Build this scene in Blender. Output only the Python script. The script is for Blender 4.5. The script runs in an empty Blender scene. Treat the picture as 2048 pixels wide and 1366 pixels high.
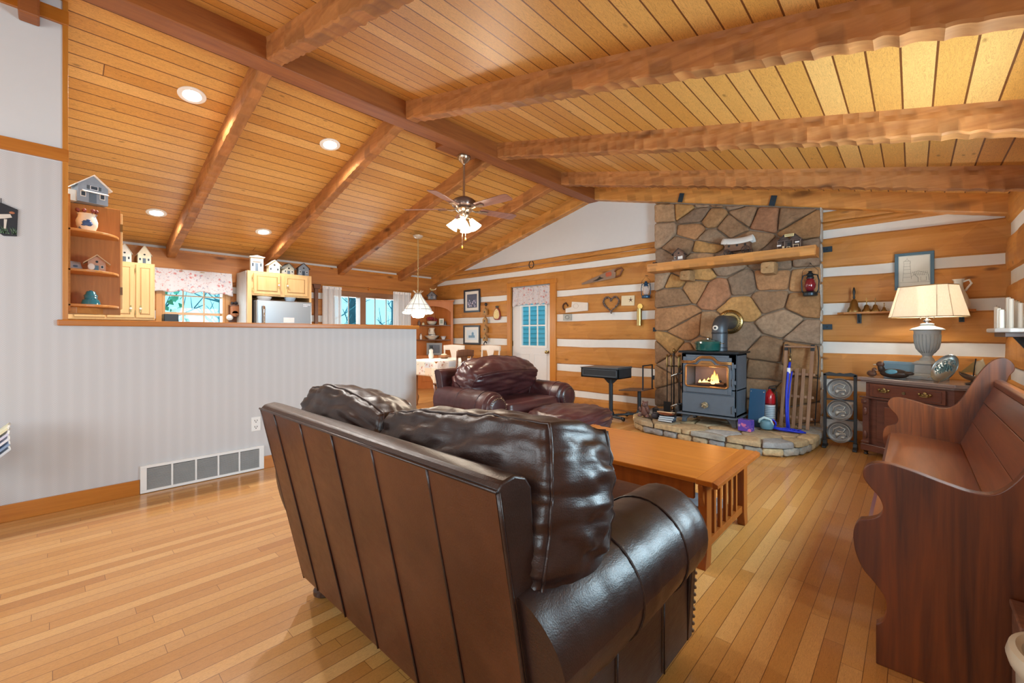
import bpy, bmesh, math, random
from mathutils import Vector, Matrix, noise, Euler
PI=math.pi
C=bpy.context.scene.collection
SC=bpy.context.scene
random.seed(7)
R=random.uniform
# ---------------------------------------------------------------- camera
cam=bpy.data.cameras.new('camera'); co=bpy.data.objects.new('camera',cam); C.objects.link(co)
YAW=math.atan(801/860)
co.location=(0,0,1.18); co.rotation_euler=(PI/2,0,YAW)
cam.sensor_width=36; cam.lens=36*860/2048; cam.shift_y=(668-683)/2048
cam.clip_start=0.02
SC.camera=co
# ---------------------------------------------------------------- world + exposure
SC.view_settings.view_transform='Standard'; SC.view_settings.look='None'
SC.view_settings.gamma=1; SC.view_settings.use_curve_mapping=False
SC.view_settings.exposure=0.55
w=bpy.data.worlds.new('sky'); SC.world=w; w.use_nodes=True
nt=w.node_tree; bg=nt.nodes['Background']
bg.inputs[0].default_value=(0.30,0.74,0.95,1); bg.inputs[1].default_value=1.25
def area(name,loc,rot,sx,sy,power,col):
    l=bpy.data.lights.new(name,'AREA'); l.shape='RECTANGLE'; l.size=sx; l.size_y=sy; l.energy=power; l.color=col
    o=bpy.data.objects.new(name,l); C.objects.link(o); o.location=loc; o.rotation_euler=rot; return o
def point(name,loc,power,col,r=.05,par=None):
    l=bpy.data.lights.new(name,'POINT'); l.energy=power; l.color=col; l.shadow_soft_size=r
    o=bpy.data.objects.new(name,l); C.objects.link(o); o.location=loc
    return o
# daylight entering through the window openings, plus one added fill behind the camera
DAY=(0.62,0.86,1.0)
area('daylight_right_front',(.80,3.15,1.45),(0,PI/2,0),1.1,1.3,130,DAY)
area('daylight_right_rear',(.80,-1.0,1.45),(0,PI/2,0),1.1,2.0,36,(.85,.95,1))
area('fill_back',(-1.9,-3.15,1.55),(PI/2,0,0),3.0,1.7,70,(.97,.98,1.0))  # added fill lamp behind the camera, outside an unseen, made-up window
area('daylight_kitchen',(-8.12,1.48,1.5),(0,-PI/2,0),.9,.75,8,DAY)
area('daylight_dining',(-8.12,4.3,1.5),(0,-PI/2,0),.9,1.4,20,DAY)
# ---------------------------------------------------------------- mesh builder
class MB:
    def __init__(s): s.v=[]; s.f=[]; s.m=[]; s.c=[]; s.mi=0; s.col=None; s.M=None
    def add(s,vs,fs):
        n=len(s.v)
        for p in vs:
            p=Vector(p)
            if s.M is not None: p=s.M@p
            s.v.append(p); s.c.append(s.col)
        for f in fs: s.f.append(tuple(i+n for i in f)); s.m.append(s.mi)
        return s
    def box(s,x0,x1,y0,y1,z0,z1):
        if x0>x1:x0,x1=x1,x0
        if y0>y1:y0,y1=y1,y0
        if z0>z1:z0,z1=z1,z0
        return s.add([(x,y,z) for x in (x0,x1) for y in (y0,y1) for z in (z0,z1)],
          [(0,1,3,2),(4,6,7,5),(0,4,5,1),(2,3,7,6),(0,2,6,4),(1,5,7,3)])
    def cbox(s,c,sz): return s.box(c[0]-sz[0]/2,c[0]+sz[0]/2,c[1]-sz[1]/2,c[1]+sz[1]/2,c[2]-sz[2]/2,c[2]+sz[2]/2)
    def cyl(s,p0,p1,r0,r1=None,n=16,cap=True):
        if r1 is None:r1=r0
        p0=Vector(p0);p1=Vector(p1);d=(p1-p0).normalized()
        a=d.orthogonal().normalized();b=d.cross(a)
        vs=[];
        for p,r in ((p0,r0),(p1,r1)):
            for i in range(n):
                t=2*PI*i/n; vs.append(p+a*math.cos(t)*r+b*math.sin(t)*r)
        fs=[(i,(i+1)%n,n+(i+1)%n,n+i) for i in range(n)]
        if cap: fs+= [tuple(range(n))[::-1],tuple(range(n,2*n))]
        return s.add(vs,fs)
    def lathe(s,prof,c=(0,0,0),n=24,axis='z',sx=1,sy=1,a0=0):
        vs=[];fs=[];m=len(prof)
        for r,z in prof:
            for i in range(n):
                t=2*PI*i/n+a0; x=math.cos(t)*r*sx; y=math.sin(t)*r*sy
                if axis=='z': p=(c[0]+x,c[1]+y,c[2]+z)
                elif axis=='y': p=(c[0]+x,c[1]+z,c[2]+y)
                else: p=(c[0]+z,c[1]+x,c[2]+y)
                vs.append(p)
        for j in range(m-1):
            for i in range(n): fs.append((j*n+i,j*n+(i+1)%n,(j+1)*n+(i+1)%n,(j+1)*n+i))
        if prof[0][0]>1e-5: fs.append(tuple(range(n))[::-1])
        if prof[-1][0]>1e-5: fs.append(tuple(range((m-1)*n,m*n)))
        return s.add(vs,fs)
    def ell(s,c,r,n=14,m=9,rot=None):
        if not hasattr(r,'__len__'): r=(r,r,r)
        vs=[];fs=[]
        for j in range(m+1):
            a=PI*j/m
            for i in range(n):
                t=2*PI*i/n; p=Vector((math.sin(a)*math.cos(t)*r[0],math.sin(a)*math.sin(t)*r[1],math.cos(a)*r[2]))
                if rot: p.rotate(Euler(rot))
                vs.append(p+Vector(c))
        for j in range(m):
            for i in range(n): fs.append((j*n+i,(j+1)*n+i,(j+1)*n+(i+1)%n,j*n+(i+1)%n))
        return s.add(vs,fs)
    def tube(s,pts,r,n=8,closed=False):
        pts=[Vector(p) for p in pts]; k=len(pts); vs=[];fs=[]
        up=None
        for i,p in enumerate(pts):
            if closed: d=(pts[(i+1)%k]-pts[i-1])
            else: d=pts[min(i+1,k-1)]-pts[max(i-1,0)]
            if d.length<1e-9: d=Vector((0,0,1))
            d.normalize()
            if up is None: a=d.orthogonal().normalized()
            else:
                a=up-d*up.dot(d)
                a=a.normalized() if a.length>1e-6 else d.orthogonal().normalized()
            up=a; b=d.cross(a); rr=r[i] if hasattr(r,'__len__') else r
            for j in range(n):
                t=2*PI*j/n; vs.append(p+a*math.cos(t)*rr+b*math.sin(t)*rr)
        for i in range(k if closed else k-1):
            for j in range(n):
                i2=(i+1)%k; fs.append((i*n+j,i*n+(j+1)%n,i2*n+(j+1)%n,i2*n+j))
        if not closed: fs+=[tuple(range(n))[::-1],tuple(range((k-1)*n,k*n))]
        return s.add(vs,fs)
    def prism(s,poly,plane,a,b):
        """poly 2D; plane 'xz' extruded along y a..b, 'xy' along z, 'yz' along x"""
        n=len(poly)
        f={'xz':lambda p,t:(p[0],t,p[1]),'xy':lambda p,t:(p[0],p[1],t),'yz':lambda p,t:(t,p[0],p[1])}[plane]
        vs=[f(p,a) for p in poly]+[f(p,b) for p in poly]
        fs=[tuple(range(n))[::-1],tuple(range(n,2*n))]+[(i,(i+1)%n,n+(i+1)%n,n+i) for i in range(n)]
        return s.add(vs,fs)
    def grid(s,fn,nu,nv,closeu=False):
        vs=[fn(i/(nu-1),j/(nv-1)) for i in range(nu) for j in range(nv)]
        fs=[(i*nv+j,(i+1)*nv+j,(i+1)*nv+j+1,i*nv+j+1) for i in range(nu-1) for j in range(nv-1)]
        return s.add(vs,fs)
    def build(s,name,mat,par=None,smooth=False,bevel=0,seg=2,sub=0,solid=0,loc=None):
        me=bpy.data.meshes.new(name); me.from_pydata([tuple(v) for v in s.v],[],s.f)
        mats=mat if isinstance(mat,(list,tuple)) else [mat]
        for m in mats: me.materials.append(m)
        for i,p in enumerate(me.polygons): p.material_index=s.m[i]; p.use_smooth=bool(smooth)
        if any(c is not None for c in s.c):
            at=me.color_attributes.new('col','FLOAT_COLOR','POINT')
            for i,c in enumerate(s.c): at.data[i].color=(*(c or (1,1,1)),1)
        bm=bmesh.new(); bm.from_mesh(me); bmesh.ops.recalc_face_normals(bm,faces=bm.faces); bm.to_mesh(me); bm.free()
        if smooth and smooth is not True:
            try: me.set_sharp_from_angle(angle=math.radians(smooth))
            except Exception: pass
        o=bpy.data.objects.new(name,me); C.objects.link(o)
        if par is not None: o.parent=par
        if loc is not None: o.location=loc
        if bevel: m=o.modifiers.new('b','BEVEL'); m.width=bevel; m.segments=seg; m.limit_method='ANGLE'; m.angle_limit=.6
        if solid: m=o.modifiers.new('s','SOLIDIFY'); m.thickness=solid; m.offset=0
        if sub: m=o.modifiers.new('d','SUBSURF'); m.levels=sub; m.render_levels=sub
        return o
def B(*a): return MB().box(*a)
def thing(name,label,cat,loc=(0,0,0),rz=0,group=None,sc=1,rot=None):
    o=bpy.data.objects.new(name,None); C.objects.link(o); o.empty_display_size=.1
    o.location=loc; o.rotation_euler=rot if rot else (0,0,rz); o.scale=(sc,sc,sc)
    o['label']=label; o['category']=cat
    if group: o['group']=group
    return o
def tag(o,label,cat,group=None,kind=None):
    if label: o['label']=label
    if cat: o['category']=cat
    if group: o['group']=group
    if kind: o['kind']=kind
    return o
def struct(o,label=None):
    o['kind']='structure'
    if label: o['label']=label
    return o
def dup(root,loc,rz=None,label=None,rot=None,sc=None):
    r=root.copy(); C.objects.link(r); r.location=loc
    if rz is not None: r.rotation_euler=(0,0,rz)
    if rot is not None: r.rotation_euler=rot
    if sc is not None: r.scale=(sc,sc,sc)
    if label: r['label']=label
    for ch in list(root.children):
        c=ch.copy(); C.objects.link(c); c.parent=r
        for g in list(ch.children):
            d=g.copy(); C.objects.link(d); d.parent=c
    return r
# ---------------------------------------------------------------- materials
def hexc(h):
    h=h.lstrip('#'); f=lambda x:(x/12.92 if x<=.04045 else ((x+.055)/1.055)**2.4)
    return tuple(f(int(h[i:i+2],16)/255) for i in (0,2,4))
class NG:
    def __init__(s,name):
        s.mat=bpy.data.materials.new(name); s.mat.use_nodes=True; s.t=s.mat.node_tree; s.b=s.t.nodes['Principled BSDF']
        s.co=None
    def n(s,ty,**k):
        x=s.t.nodes.new(ty)
        for a,b in k.items(): setattr(x,a,b)
        return x
    def l(s,a,b): s.t.links.new(a,b)
    def obj(s,scale=(1,1,1),rot=(0,0,0)):
        if not s.co: s.co=s.n('ShaderNodeTexCoord')
        m=s.n('ShaderNodeMapping'); m.inputs['Scale'].default_value=scale; m.inputs['Rotation'].default_value=rot
        s.l(s.co.outputs['Object'],m.inputs['Vector']); return m.outputs[0]
    def math(s,op,a,b=None,c=None):
        x=s.n('ShaderNodeMath',operation=op)
        for i,v in enumerate((a,b,c)):
            if v is None: continue
            if hasattr(v,'links') or hasattr(v,'is_linked'): s.l(v,x.inputs[i])
            else: x.inputs[i].default_value=v
        return x.outputs[0]
    def noise(s,vec,scale,detail=3,rough=.5,dist=0):
        x=s.n('ShaderNodeTexNoise'); x.inputs['Scale'].default_value=scale; x.inputs['Detail'].default_value=detail
        x.inputs['Roughness'].default_value=rough; x.inputs['Distortion'].default_value=dist
        if vec is not None: s.l(vec,x.inputs['Vector'])
        return x.outputs['Fac']
    def ramp(s,fac,stops,interp='LINEAR'):
        r=s.n('ShaderNodeValToRGB'); r.color_ramp.interpolation=interp; e=r.color_ramp.elements
        while len(e)<len(stops): e.new(.5)
        for i,(p,c) in enumerate(stops):
            e[i].position=p; e[i].color=(*c,1) if len(c)==3 else c
        s.l(fac,r.inputs[0]); return r.outputs[0]
    def mix(s,f,a,b,mode='MIX'):
        x=s.n('ShaderNodeMix',data_type='RGBA',blend_type=mode)
        for i,v in ((0,f),(6,a),(7,b)):
            if hasattr(v,'is_linked'): s.l(v,x.inputs[i])
            elif hasattr(v,'__len__'): x.inputs[i].default_value=(*v,1) if len(v)==3 else v
            else: x.inputs[i].default_value=v
        return x.outputs[2]
    def col(s,c): 
        if hasattr(c,'is_linked'): s.l(c,s.b.inputs['Base Color'])
        else: s.b.inputs['Base Color'].default_value=(*c,1)
    def rough(s,r):
        if hasattr(r,'is_linked'): s.l(r,s.b.inputs['Roughness'])
        else: s.b.inputs['Roughness'].default_value=r
    def bump(s,h,st=.3,d=.01):
        x=s.n('ShaderNodeBump'); x.inputs['Strength'].default_value=st; x.inputs['Distance'].default_value=d
        s.l(h,x.inputs['Height']); s.l(x.outputs[0],s.b.inputs['Normal'])
MC={}
def plain(h,rough=.5,metal=0,var=.12,nscale=12,emit=None,es=1,trans=0,alpha=1,spec=None,coat=0):
    key=(h,rough,metal,var,nscale,emit,es,trans,alpha,coat)
    if key in MC: return MC[key]
    g=NG('m_'+h.strip('#')); c=hexc(h)
    if var:
        f=g.noise(g.obj(),nscale,3)
        g.col(g.mix(f,tuple(x*(1-var) for x in c),tuple(min(1,x*(1+var)) for x in c)))
    else: g.col(c)
    g.rough(rough); g.b.inputs['Metallic'].default_value=metal
    if emit: g.b.inputs['Emission Color'].default_value=(*hexc(emit),1); g.b.inputs['Emission Strength'].default_value=es
    if trans: g.b.inputs['Transmission Weight'].default_value=trans
    if alpha<1: g.b.inputs['Alpha'].default_value=alpha
    if coat: g.b.inputs['Coat Weight'].default_value=coat; g.b.inputs['Coat Roughness'].default_value=.15
    MC[key]=g.mat; return g.mat
def wood(name,cd,cl,axis='x',scale=1,rough=.4,knots=0,hewn=0,bump=.15,contrast=1,coat=0,attr=0):
    """grain runs along axis"""
    g=NG(name); i='xyz'.index(axis)
    sc=[14*scale]*3; sc[i]=1.1*scale
    v=g.obj(tuple(sc))
    f1=g.noise(v,1.0,5,.6,1.2); 
    sc2=[60*scale]*3; sc2[i]=3*scale
    f2=g.noise(g.obj(tuple(sc2)),1.0,3,.6)
    f=g.math('ADD',g.math('MULTIPLY',f1,.75),g.math('MULTIPLY',f2,.25))
    lo=.5-.2/contrast; hi=.5+.2/contrast
    col=g.ramp(f,[(lo,hexc(cd)),(hi,hexc(cl))])
    big=g.noise(g.obj((1.5,1.5,1.5)),1.3,2)
    col=g.mix(g.math('MULTIPLY',big,.35),col,tuple(x*.75 for x in hexc(cl)))
    h=f
    if knots:
        sk=[5.0]*3; sk[i]=1.7
        vo=g.n('ShaderNodeTexVoronoi'); vo.inputs['Scale'].default_value=knots; g.l(g.obj(tuple(x*.9 for x in sk)),vo.inputs['Vector'])
        k=g.ramp(vo.outputs['Distance'],[(.05,(1,1,1)),(.13,(0,0,0))])
        col=g.mix(g.math('MULTIPLY',k,.85),col,tuple(x*.35 for x in hexc(cd)))
    if hewn:
        sh=[9.0]*3; sh[i]=10.0
        vo=g.n('ShaderNodeTexVoronoi'); vo.inputs['Scale'].default_value=1.0*hewn; g.l(g.obj(tuple(sh)),vo.inputs['Vector'])
        hv=g.math('MULTIPLY',vo.outputs['Distance'],-1.2)
        cr=g.n('ShaderNodeSeparateColor'); g.l(vo.outputs['Color'],cr.inputs[0])
        h=g.math('ADD',g.math('MULTIPLY',f,.25),hv)
        col=g.mix(g.math('MULTIPLY',cr.outputs[0],.30),col,tuple(x*.62 for x in hexc(cd)))
        cn=g.noise(g.obj(tuple(4 if q!=i else .8 for q in range(3))),2.2,4,.6)
        ck=g.ramp(cn,[(.62,(0,0,0)),(.66,(1,1,1))]); col=g.mix(g.math('MULTIPLY',ck,.35),col,tuple(x*.5 for x in hexc(cd)))
        g.bump(h,.55,.02)
    else: g.bump(f,bump,.004)
    if attr:
        at=g.n('ShaderNodeAttribute'); at.attribute_name='col'; col=g.mix(1.0,col,at.outputs['Color'],'MULTIPLY')
    g.col(col); g.rough(rough)
    if coat: g.b.inputs['Coat Weight'].default_value=coat; g.b.inputs['Coat Roughness'].default_value=.12
    return g.mat
def planks(name,wa,la,w,L,cols,gapw,gapcol,rough=.35,knots=0,grain=1,bump=.4,coat=0,off=0):
    g=NG(name)
    if not g.co: g.co=g.n('ShaderNodeTexCoord')
    sp=g.n('ShaderNodeSeparateXYZ'); g.l(g.co.outputs['Object'],sp.inputs[0])
    W=sp.outputs['XYZ'.index(wa.upper())]; Ln=sp.outputs['XYZ'.index(la.upper())]
    px=g.math('ADD',g.math('DIVIDE',W,w),off); ix=g.math('FLOOR',px); fx=g.math('FRACT',px)
    wn=g.n('ShaderNodeTexWhiteNoise',noise_dimensions='1D'); g.l(ix,wn.inputs['W'])
    py=g.math('ADD',g.math('DIVIDE',Ln,L),g.math('MULTIPLY',wn.outputs['Value'],7.3)); iy=g.math('FLOOR',py); fy=g.math('FRACT',py)
    cv=g.n('ShaderNodeCombineXYZ'); g.l(ix,cv.inputs[0]); g.l(iy,cv.inputs[1])
    w2=g.n('ShaderNodeTexWhiteNoise',noise_dimensions='2D'); g.l(cv.outputs[0],w2.inputs['Vector'])
    n=len(cols); base=g.ramp(w2.outputs['Value'],[((i+.5)/n,hexc(c)) for i,c in enumerate(cols)])
    gv=g.n('ShaderNodeCombineXYZ'); g.l(g.math('MULTIPLY',fx,1.6*grain),gv.inputs[0]); g.l(g.math('MULTIPLY',Ln,1.5*grain),gv.inputs[1]); g.l(g.math('MULTIPLY',w2.outputs['Value'],83),gv.inputs[2])
    f=g.noise(gv.outputs[0],2.2,5,.65,2.2)
    gl=g.ramp(g.math('FRACT',g.math('MULTIPLY',f,12)),[(0,(.42,.36,.30)),(.3,(1,1,1)),(.85,(1.0,1.0,1.0)),(1,(.62,.56,.50))])
    base=g.mix(.7,base,gl,'MULTIPLY')
    f3=g.noise(gv.outputs[0],14,2,.6); base=g.mix(.2,base,g.ramp(f3,[(.3,(.6,.55,.5)),(.7,(1.15,1.12,1.1))]),'MULTIPLY')
    if knots:
        vo=g.n('ShaderNodeTexVoronoi'); vo.inputs['Scale'].default_value=1
        kv=g.n('ShaderNodeCombineXYZ'); g.l(g.math('MULTIPLY',W,knots*2.2),kv.inputs[0]); g.l(g.math('MULTIPLY',Ln,knots),kv.inputs[1]); g.l(g.math('MULTIPLY',wn.outputs['Value'],9),kv.inputs[2])
        g.l(kv.outputs[0],vo.inputs['Vector'])
        k=g.ramp(vo.outputs['Distance'],[(.05,(1,1,1)),(.11,(0,0,0))])
        base=g.mix(g.math('MULTIPLY',k,.65),base,tuple(x*.3 for x in hexc(cols[0])))
    e=g.math('MINIMUM',fx,g.math('SUBTRACT',1,fx)); gp=g.math('LESS_THAN',e,gapw)
    ey=g.math('MULTIPLY',g.math('MINIMUM',fy,g.math('SUBTRACT',1,fy)),L/w); gy=g.math('LESS_THAN',ey,gapw*.7)
    gm=g.math('MAXIMUM',gp,gy)
    g.col(g.mix(gm,base,hexc(gapcol)))
    hh=g.math('SUBTRACT',g.math('MULTIPLY',f,.1),gm); g.bump(hh,bump,.004)
    g.rough(g.math('ADD',rough,g.math('MULTIPLY',f3,.12)))
    if coat: g.b.inputs['Coat Weight'].default_value=coat; g.b.inputs['Coat Roughness'].default_value=.08
    return g.mat
def leather(name,cd,cl,rough=.33):
    g=NG(name); f=g.noise(g.obj((1,1,1)),2.6,4,.6); col=g.ramp(f,[(.35,hexc(cd)),(.7,hexc(cl))]); g.col(col)
    vo=g.n('ShaderNodeTexVoronoi'); vo.inputs['Scale'].default_value=260; g.l(g.obj(),vo.inputs['Vector'])
    n2=g.noise(g.obj((6,6,22)),1.5,4,.6); h=g.math('ADD',g.math('MULTIPLY',vo.outputs['Distance'],.10),g.math('MULTIPLY',n2,.7))
    g.bump(h,.32,.006); g.rough(g.math('ADD',rough,g.math('MULTIPLY',g.noise(g.obj(),30,3),.14))); g.b.inputs['Specular IOR Level'].default_value=.6
    return g.mat
def attrmat(name,rough=.8,nscale=20,bump=.5,amt=.35,metal=0,spec=.3):
    g=NG(name); a=g.n('ShaderNodeAttribute'); a.attribute_name='col'
    f=g.noise(g.obj(),nscale,6,.65); f2=g.noise(g.obj(),nscale*.18,3,.6)
    c=g.mix(amt,a.outputs['Color'],g.ramp(f,[(.3,(.45,.42,.40)),(.7,(1.5,1.45,1.4))]),'MULTIPLY')
    c=g.mix(amt*.8,c,g.ramp(f2,[(.35,(.6,.5,.42)),(.65,(1.25,1.2,1.12))]),'MULTIPLY')
    g.col(c); g.rough(rough); g.b.inputs['Metallic'].default_value=metal; g.bump(f,bump,.01); g.b.inputs['Specular IOR Level'].default_value=spec; return g.mat
def floral(name,base,spots,scale=14,thr=.32,patch=None):
    g=NG(name); col=hexc(base)
    v=g.obj()
    if patch:
        vo=g.n('ShaderNodeTexVoronoi',distance='CHEBYCHEV'); vo.inputs['Scale'].default_value=7; vo.inputs['Randomness'].default_value=.15; g.l(v,vo.inputs['Vector'])
        sp=g.n('ShaderNodeSeparateColor'); g.l(vo.outputs['Color'],sp.inputs[0])
        n=len(patch); col=g.ramp(sp.outputs[0],[(i/n,hexc(c)) for i,c in enumerate(patch)],'CONSTANT')
    c=col
    for i,(h,sc,t) in enumerate(spots):
        vo=g.n('ShaderNodeTexVoronoi'); vo.inputs['Scale'].default_value=sc
        ad=g.n('ShaderNodeVectorMath',operation='ADD'); ad.inputs[1].default_value=(i*3.1,i*1.7,i*.9); g.l(v,ad.inputs[0])
        nz=g.n('ShaderNodeTexNoise'); nz.inputs['Scale'].default_value=sc*2.3; g.l(ad.outputs[0],nz.inputs['Vector'])
        a2=g.n('ShaderNodeVectorMath',operation='MULTIPLY_ADD'); g.l(nz.outputs['Color'],a2.inputs[0]); a2.inputs[1].default_value=(.06,.06,.06); g.l(ad.outputs[0],a2.inputs[2])
        g.l(a2.outputs[0],vo.inputs['Vector'])
        k=g.ramp(vo.outputs['Distance'],[(t,(1,1,1)),(t+.12,(0,0,0))])
        c=g.mix(g.math('MULTIPLY',k,.75),c,hexc(h))
    g.col(c); g.rough(.85); return g.mat
M={}
M['ceil']=planks('pine_ceiling','x','y',.135,60,['#CF9242','#DAA052','#E2AC5E','#D49848','#E6B268'],.035,'#6A3A14',.38,knots=3.6,grain=.8,off=.33)
M['floor']=planks('oak_floor','x','y',.063,1.1,['#C28A46','#CE9854','#D4A05E','#DAAA6A','#B87E3E','#D09C58','#C8904C'],.02,'#7A4E26',.24,grain=1.3,bump=.12,coat=.3)
M['log']=wood('log_wood','#B06E2A','#D89A4C','x',.8,.55,knots=1.3,hewn=.35,contrast=.8)
M['logy']=wood('log_wood_side','#B06E2A','#D89A4C','y',.8,.55,knots=1.3,hewn=.35,contrast=.8)
M['logd']=wood('kitchen_board_wall','#9A5A28','#C8843E','y',.8,.5,knots=.8)
M['beamx']=wood('rafter_wood','#96582A','#C4864A','x',.9,.66,knots=.7,attr=1,bump=.3)
M['beamy']=wood('ridge_wood','#7A3F1E','#A8642E','y',.9,.5,knots=.7)
M['trim']=wood('pine_trim','#A9601A','#C97F2E','y',1,.35,knots=.6)
M['trimx']=wood('pine_trim_x','#B06A22','#D18C3A','x',1,.35,knots=.6)
M['trimz']=wood('pine_trim_z','#B06A22','#D18C3A','z',1,.35,knots=.6)
M['mantel']=wood('mantel_wood','#B9722E','#DEA258','x',1,.45,knots=.5,attr=1,bump=.3)
M['chink']=plain('#E2E3E1',.9,var=.05)
M['dry']=plain('#D6D8DA',.9,var=.02)
def wallpaper():
    g=NG('wallpaper'); 
    if not g.co: g.co=g.n('ShaderNodeTexCoord')
    sp=g.n('ShaderNodeSeparateXYZ'); g.l(g.co.outputs['Object'],sp.inputs[0])
    a=g.math('SINE',g.math('MULTIPLY',sp.outputs[1],2*PI/.075)); b=g.math('SINE',g.math('MULTIPLY',sp.outputs[1],2*PI/.0125))
    d=g.math('SINE',g.math('MULTIPLY',sp.outputs[2],2*PI/.013))
    k=g.math('ADD',g.math('MULTIPLY',a,.35),g.math('MULTIPLY',g.math('MULTIPLY',b,d),.5))
    g.col(g.ramp(k,[(.0,hexc('#C6C5C6')),(1,hexc('#D2D1D2'))])); g.rough(.85); return g.mat
M['paper']=wallpaper()
M['white']=plain('#E8E8E6',.45,var=.02)
M['black']=plain('#17181A',.4,var=.1)
M['iron']=plain('#2B3035',.5,.4,var=.15)
M['stove']=plain('#5C646E',.45,.15,var=.12)
M['brass']=plain('#A38C5C',.3,1,var=.15)
M['copper']=plain('#A87848',.35,.8,var=.2)
M['chrome']=plain('#C8C8C4',.12,1,var=.05)
M['pew']=wood('pew_oak','#3A1602','#7C3C10','z',.8,.40,coat=.0,contrast=1.7)
M['pewy']=wood('pew_oak_seat','#5E2C12','#8E4C24','y',1.2,.3,coat=.5,contrast=1.1)
M['oakc']=wood('coffee_oak','#A85A14','#C87A2A','x',1.4,.28,coat=.25)
M['oakcz']=wood('coffee_oak_leg','#7A3C12','#A2581E','z',1.2,.35)
M['cab']=wood('kitchen_maple','#DDAE6E','#EBC58C','z',1,.4,contrast=.7)
M['shelfoak']=wood('shelf_oak','#A3601F','#C98038','z',1.2,.4)
M['shelfoaky']=wood('shelf_oak_y','#B8742C','#D99A50','y',1.2,.4)
M['comm']=wood('walnut_burl','#4A2A22','#76483A','x',1.0,.3,coat=.2)
M['leather']=leather('dark_leather','#201311','#38231D',.30)
M['leatherb']=leather('brown_leather_back','#3A190D','#58301C',.30)
M['leatherr']=leather('burgundy_leather','#361A1C','#522A2A',.26)
M['hutch']=wood('hutch_pine','#B06228','#CC7E40','z',1.1,.4)
M['brownchair']=wood('chair_brown','#5A3422','#7C5038','z',1.2,.4)
M['lace']=plain('#E6E8EC',.9,var=.06,nscale=90,alpha=.8)
M['val']=floral('floral_valance','#CFCBCF',[('#C0504A',13,.17),('#8A8FA8',19,.15),('#B96A60',31,.16)])
M['quilt']=floral('patchwork_cloth','#E9E6DC',[('#B5654A',11,.15),('#6E8A5E',17,.1)],patch=['#EDEAE0','#D9E2EC','#F0E4D2','#E6EBE4','#F2ECE8'])
M['glass']=None
def glassmat():
    g=NG('window_glass'); t=g.t
    tr=g.n('ShaderNodeBsdfTransparent'); gl=g.n('ShaderNodeBsdfGlossy'); gl.inputs['Roughness'].default_value=.02
    mx=g.n('ShaderNodeMixShader'); mx.inputs[0].default_value=.012; g.l(tr.outputs[0],mx.inputs[1]); g.l(gl.outputs[0],mx.inputs[2])
    g.l(mx.outputs[0],t.nodes['Material Output'].inputs[0]); return g.mat
M['glass']=glassmat()
# ================================================================ SETTING
XL,XR,YF,YB=-7.95,.657,6.0,-3.0
WX=-4.17
def zr(x): return 3.49-.2435*(x+3.68)
def zl(x): return 3.49-.2525*(-3.86-x)
struct(B(XL-.2,XR+.2,YB-.2,YF+.2,-.1,0).build('floor',M['floor']))
m=MB(); m.prism([(-3.68,3.49),(XR+.2,zr(XR+.2)),(XR+.2,zr(XR+.2)+.12),(-3.68,3.61)],'xz',YB-.2,YF+.2)
m.prism([(-3.68,3.49),(-3.68,3.61),(-3.86,3.61),(XL-.2,zl(XL-.2)+.12),(XL-.2,zl(XL-.2)),(-3.86,3.49)],'xz',YB-.2,YF+.2)
struct(m.build('ceiling',M['ceil']))
def logs(m,plane,pos,a0,a1,z0,z1,d=.03,front=-1,seed=1):
    """one hewn log face: irregular slab; plane 'y' = wall facing -y at y=pos"""
    rnd=random.Random(seed); n=max(3,int((a1-a0)/.09)); 
    rows=[0,.05,.25,.5,.75,.95,1]
    prof=[0,.75,1,1,1,.75,0]
    vs=[];o1=R(0,50)
    for i in range(n+1):
        a=a0+(a1-a0)*i/n
        w0=(noise.noise((a*2.1,o1,0)))*.010; w1=(noise.noise((a*2.1,o1+9,0)))*.010
        for j,r in enumerate(rows):
            z=z0+w0+(z1+w1-z0-w0)*r
            dd=d*prof[j]*(1+.25*noise.noise((a*7,r*3,o1)))
            p=pos+front*dd
            vs.append((a,p,z) if plane=='y' else (p,a,z))
    k=len(rows); fs=[(i*k+j,(i+1)*k+j,(i+1)*k+j+1,i*k+j+1) for i in range(n) for j in range(k-1)]
    fs+= [tuple(range(k)),tuple(n*k+j for j in range(k))]
    m.add(vs,fs)
# far wall: chinking slab with door opening
DX0,DX1,DZ=-5.585,-4.645,2.06
m=MB(); m.box(XL-.2,DX0,YF,YF+.2,0,4); m.box(DX1,XR+.2,YF,YF+.2,0,4); m.box(DX0,DX1,YF,YF+.2,DZ,4)
wf=struct(m.build('wall_far',M['chink']))
bands=[(.13,.235),(.55,.67),(.965,1.09),(1.40,1.52),(1.825,1.93),(2.26,2.355)]
L=MB(); lo=0.0
segs=[(XL,DX0-.09),(DX1+.13,-2.66),(-.77,XR)]
for i in range(7):
    z0=0 if i==0 else bands[i-1][1]; z1=bands[i][0] if i<6 else (2.44)
    for s,(a,b) in enumerate(segs):
        if i==6 and s==1: a=DX1+.13
        if z0<2.2 or s==2: logs(L,'y',YF,a,b,z0,z1,seed=i*9+s)
logs(L,'y',YF,DX0-.09,DX1+.13,2.14,2.26)
# upper boards that carry the plaster gable
logs(L,'y',YF,-7.75,-2.66,2.355,2.435,d=.035); logs(L,'y',YF,-7.4,-2.66,2.44,2.52,d=.04)
logs(L,'y',YF,-.77,.25,2.44,2.56)
L.build('hewn_logs',M['log'],wf)
# plaster gable
m=MB(); m.prism([(-7.2,2.52),(-2.66,2.52),(-2.66,3.3),(-3.7,3.5),(-3.86,3.5),(-7.2,2.66)],'xz',YF-.012,YF+.01); m.build('plaster_gable',M['dry'],wf)
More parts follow.
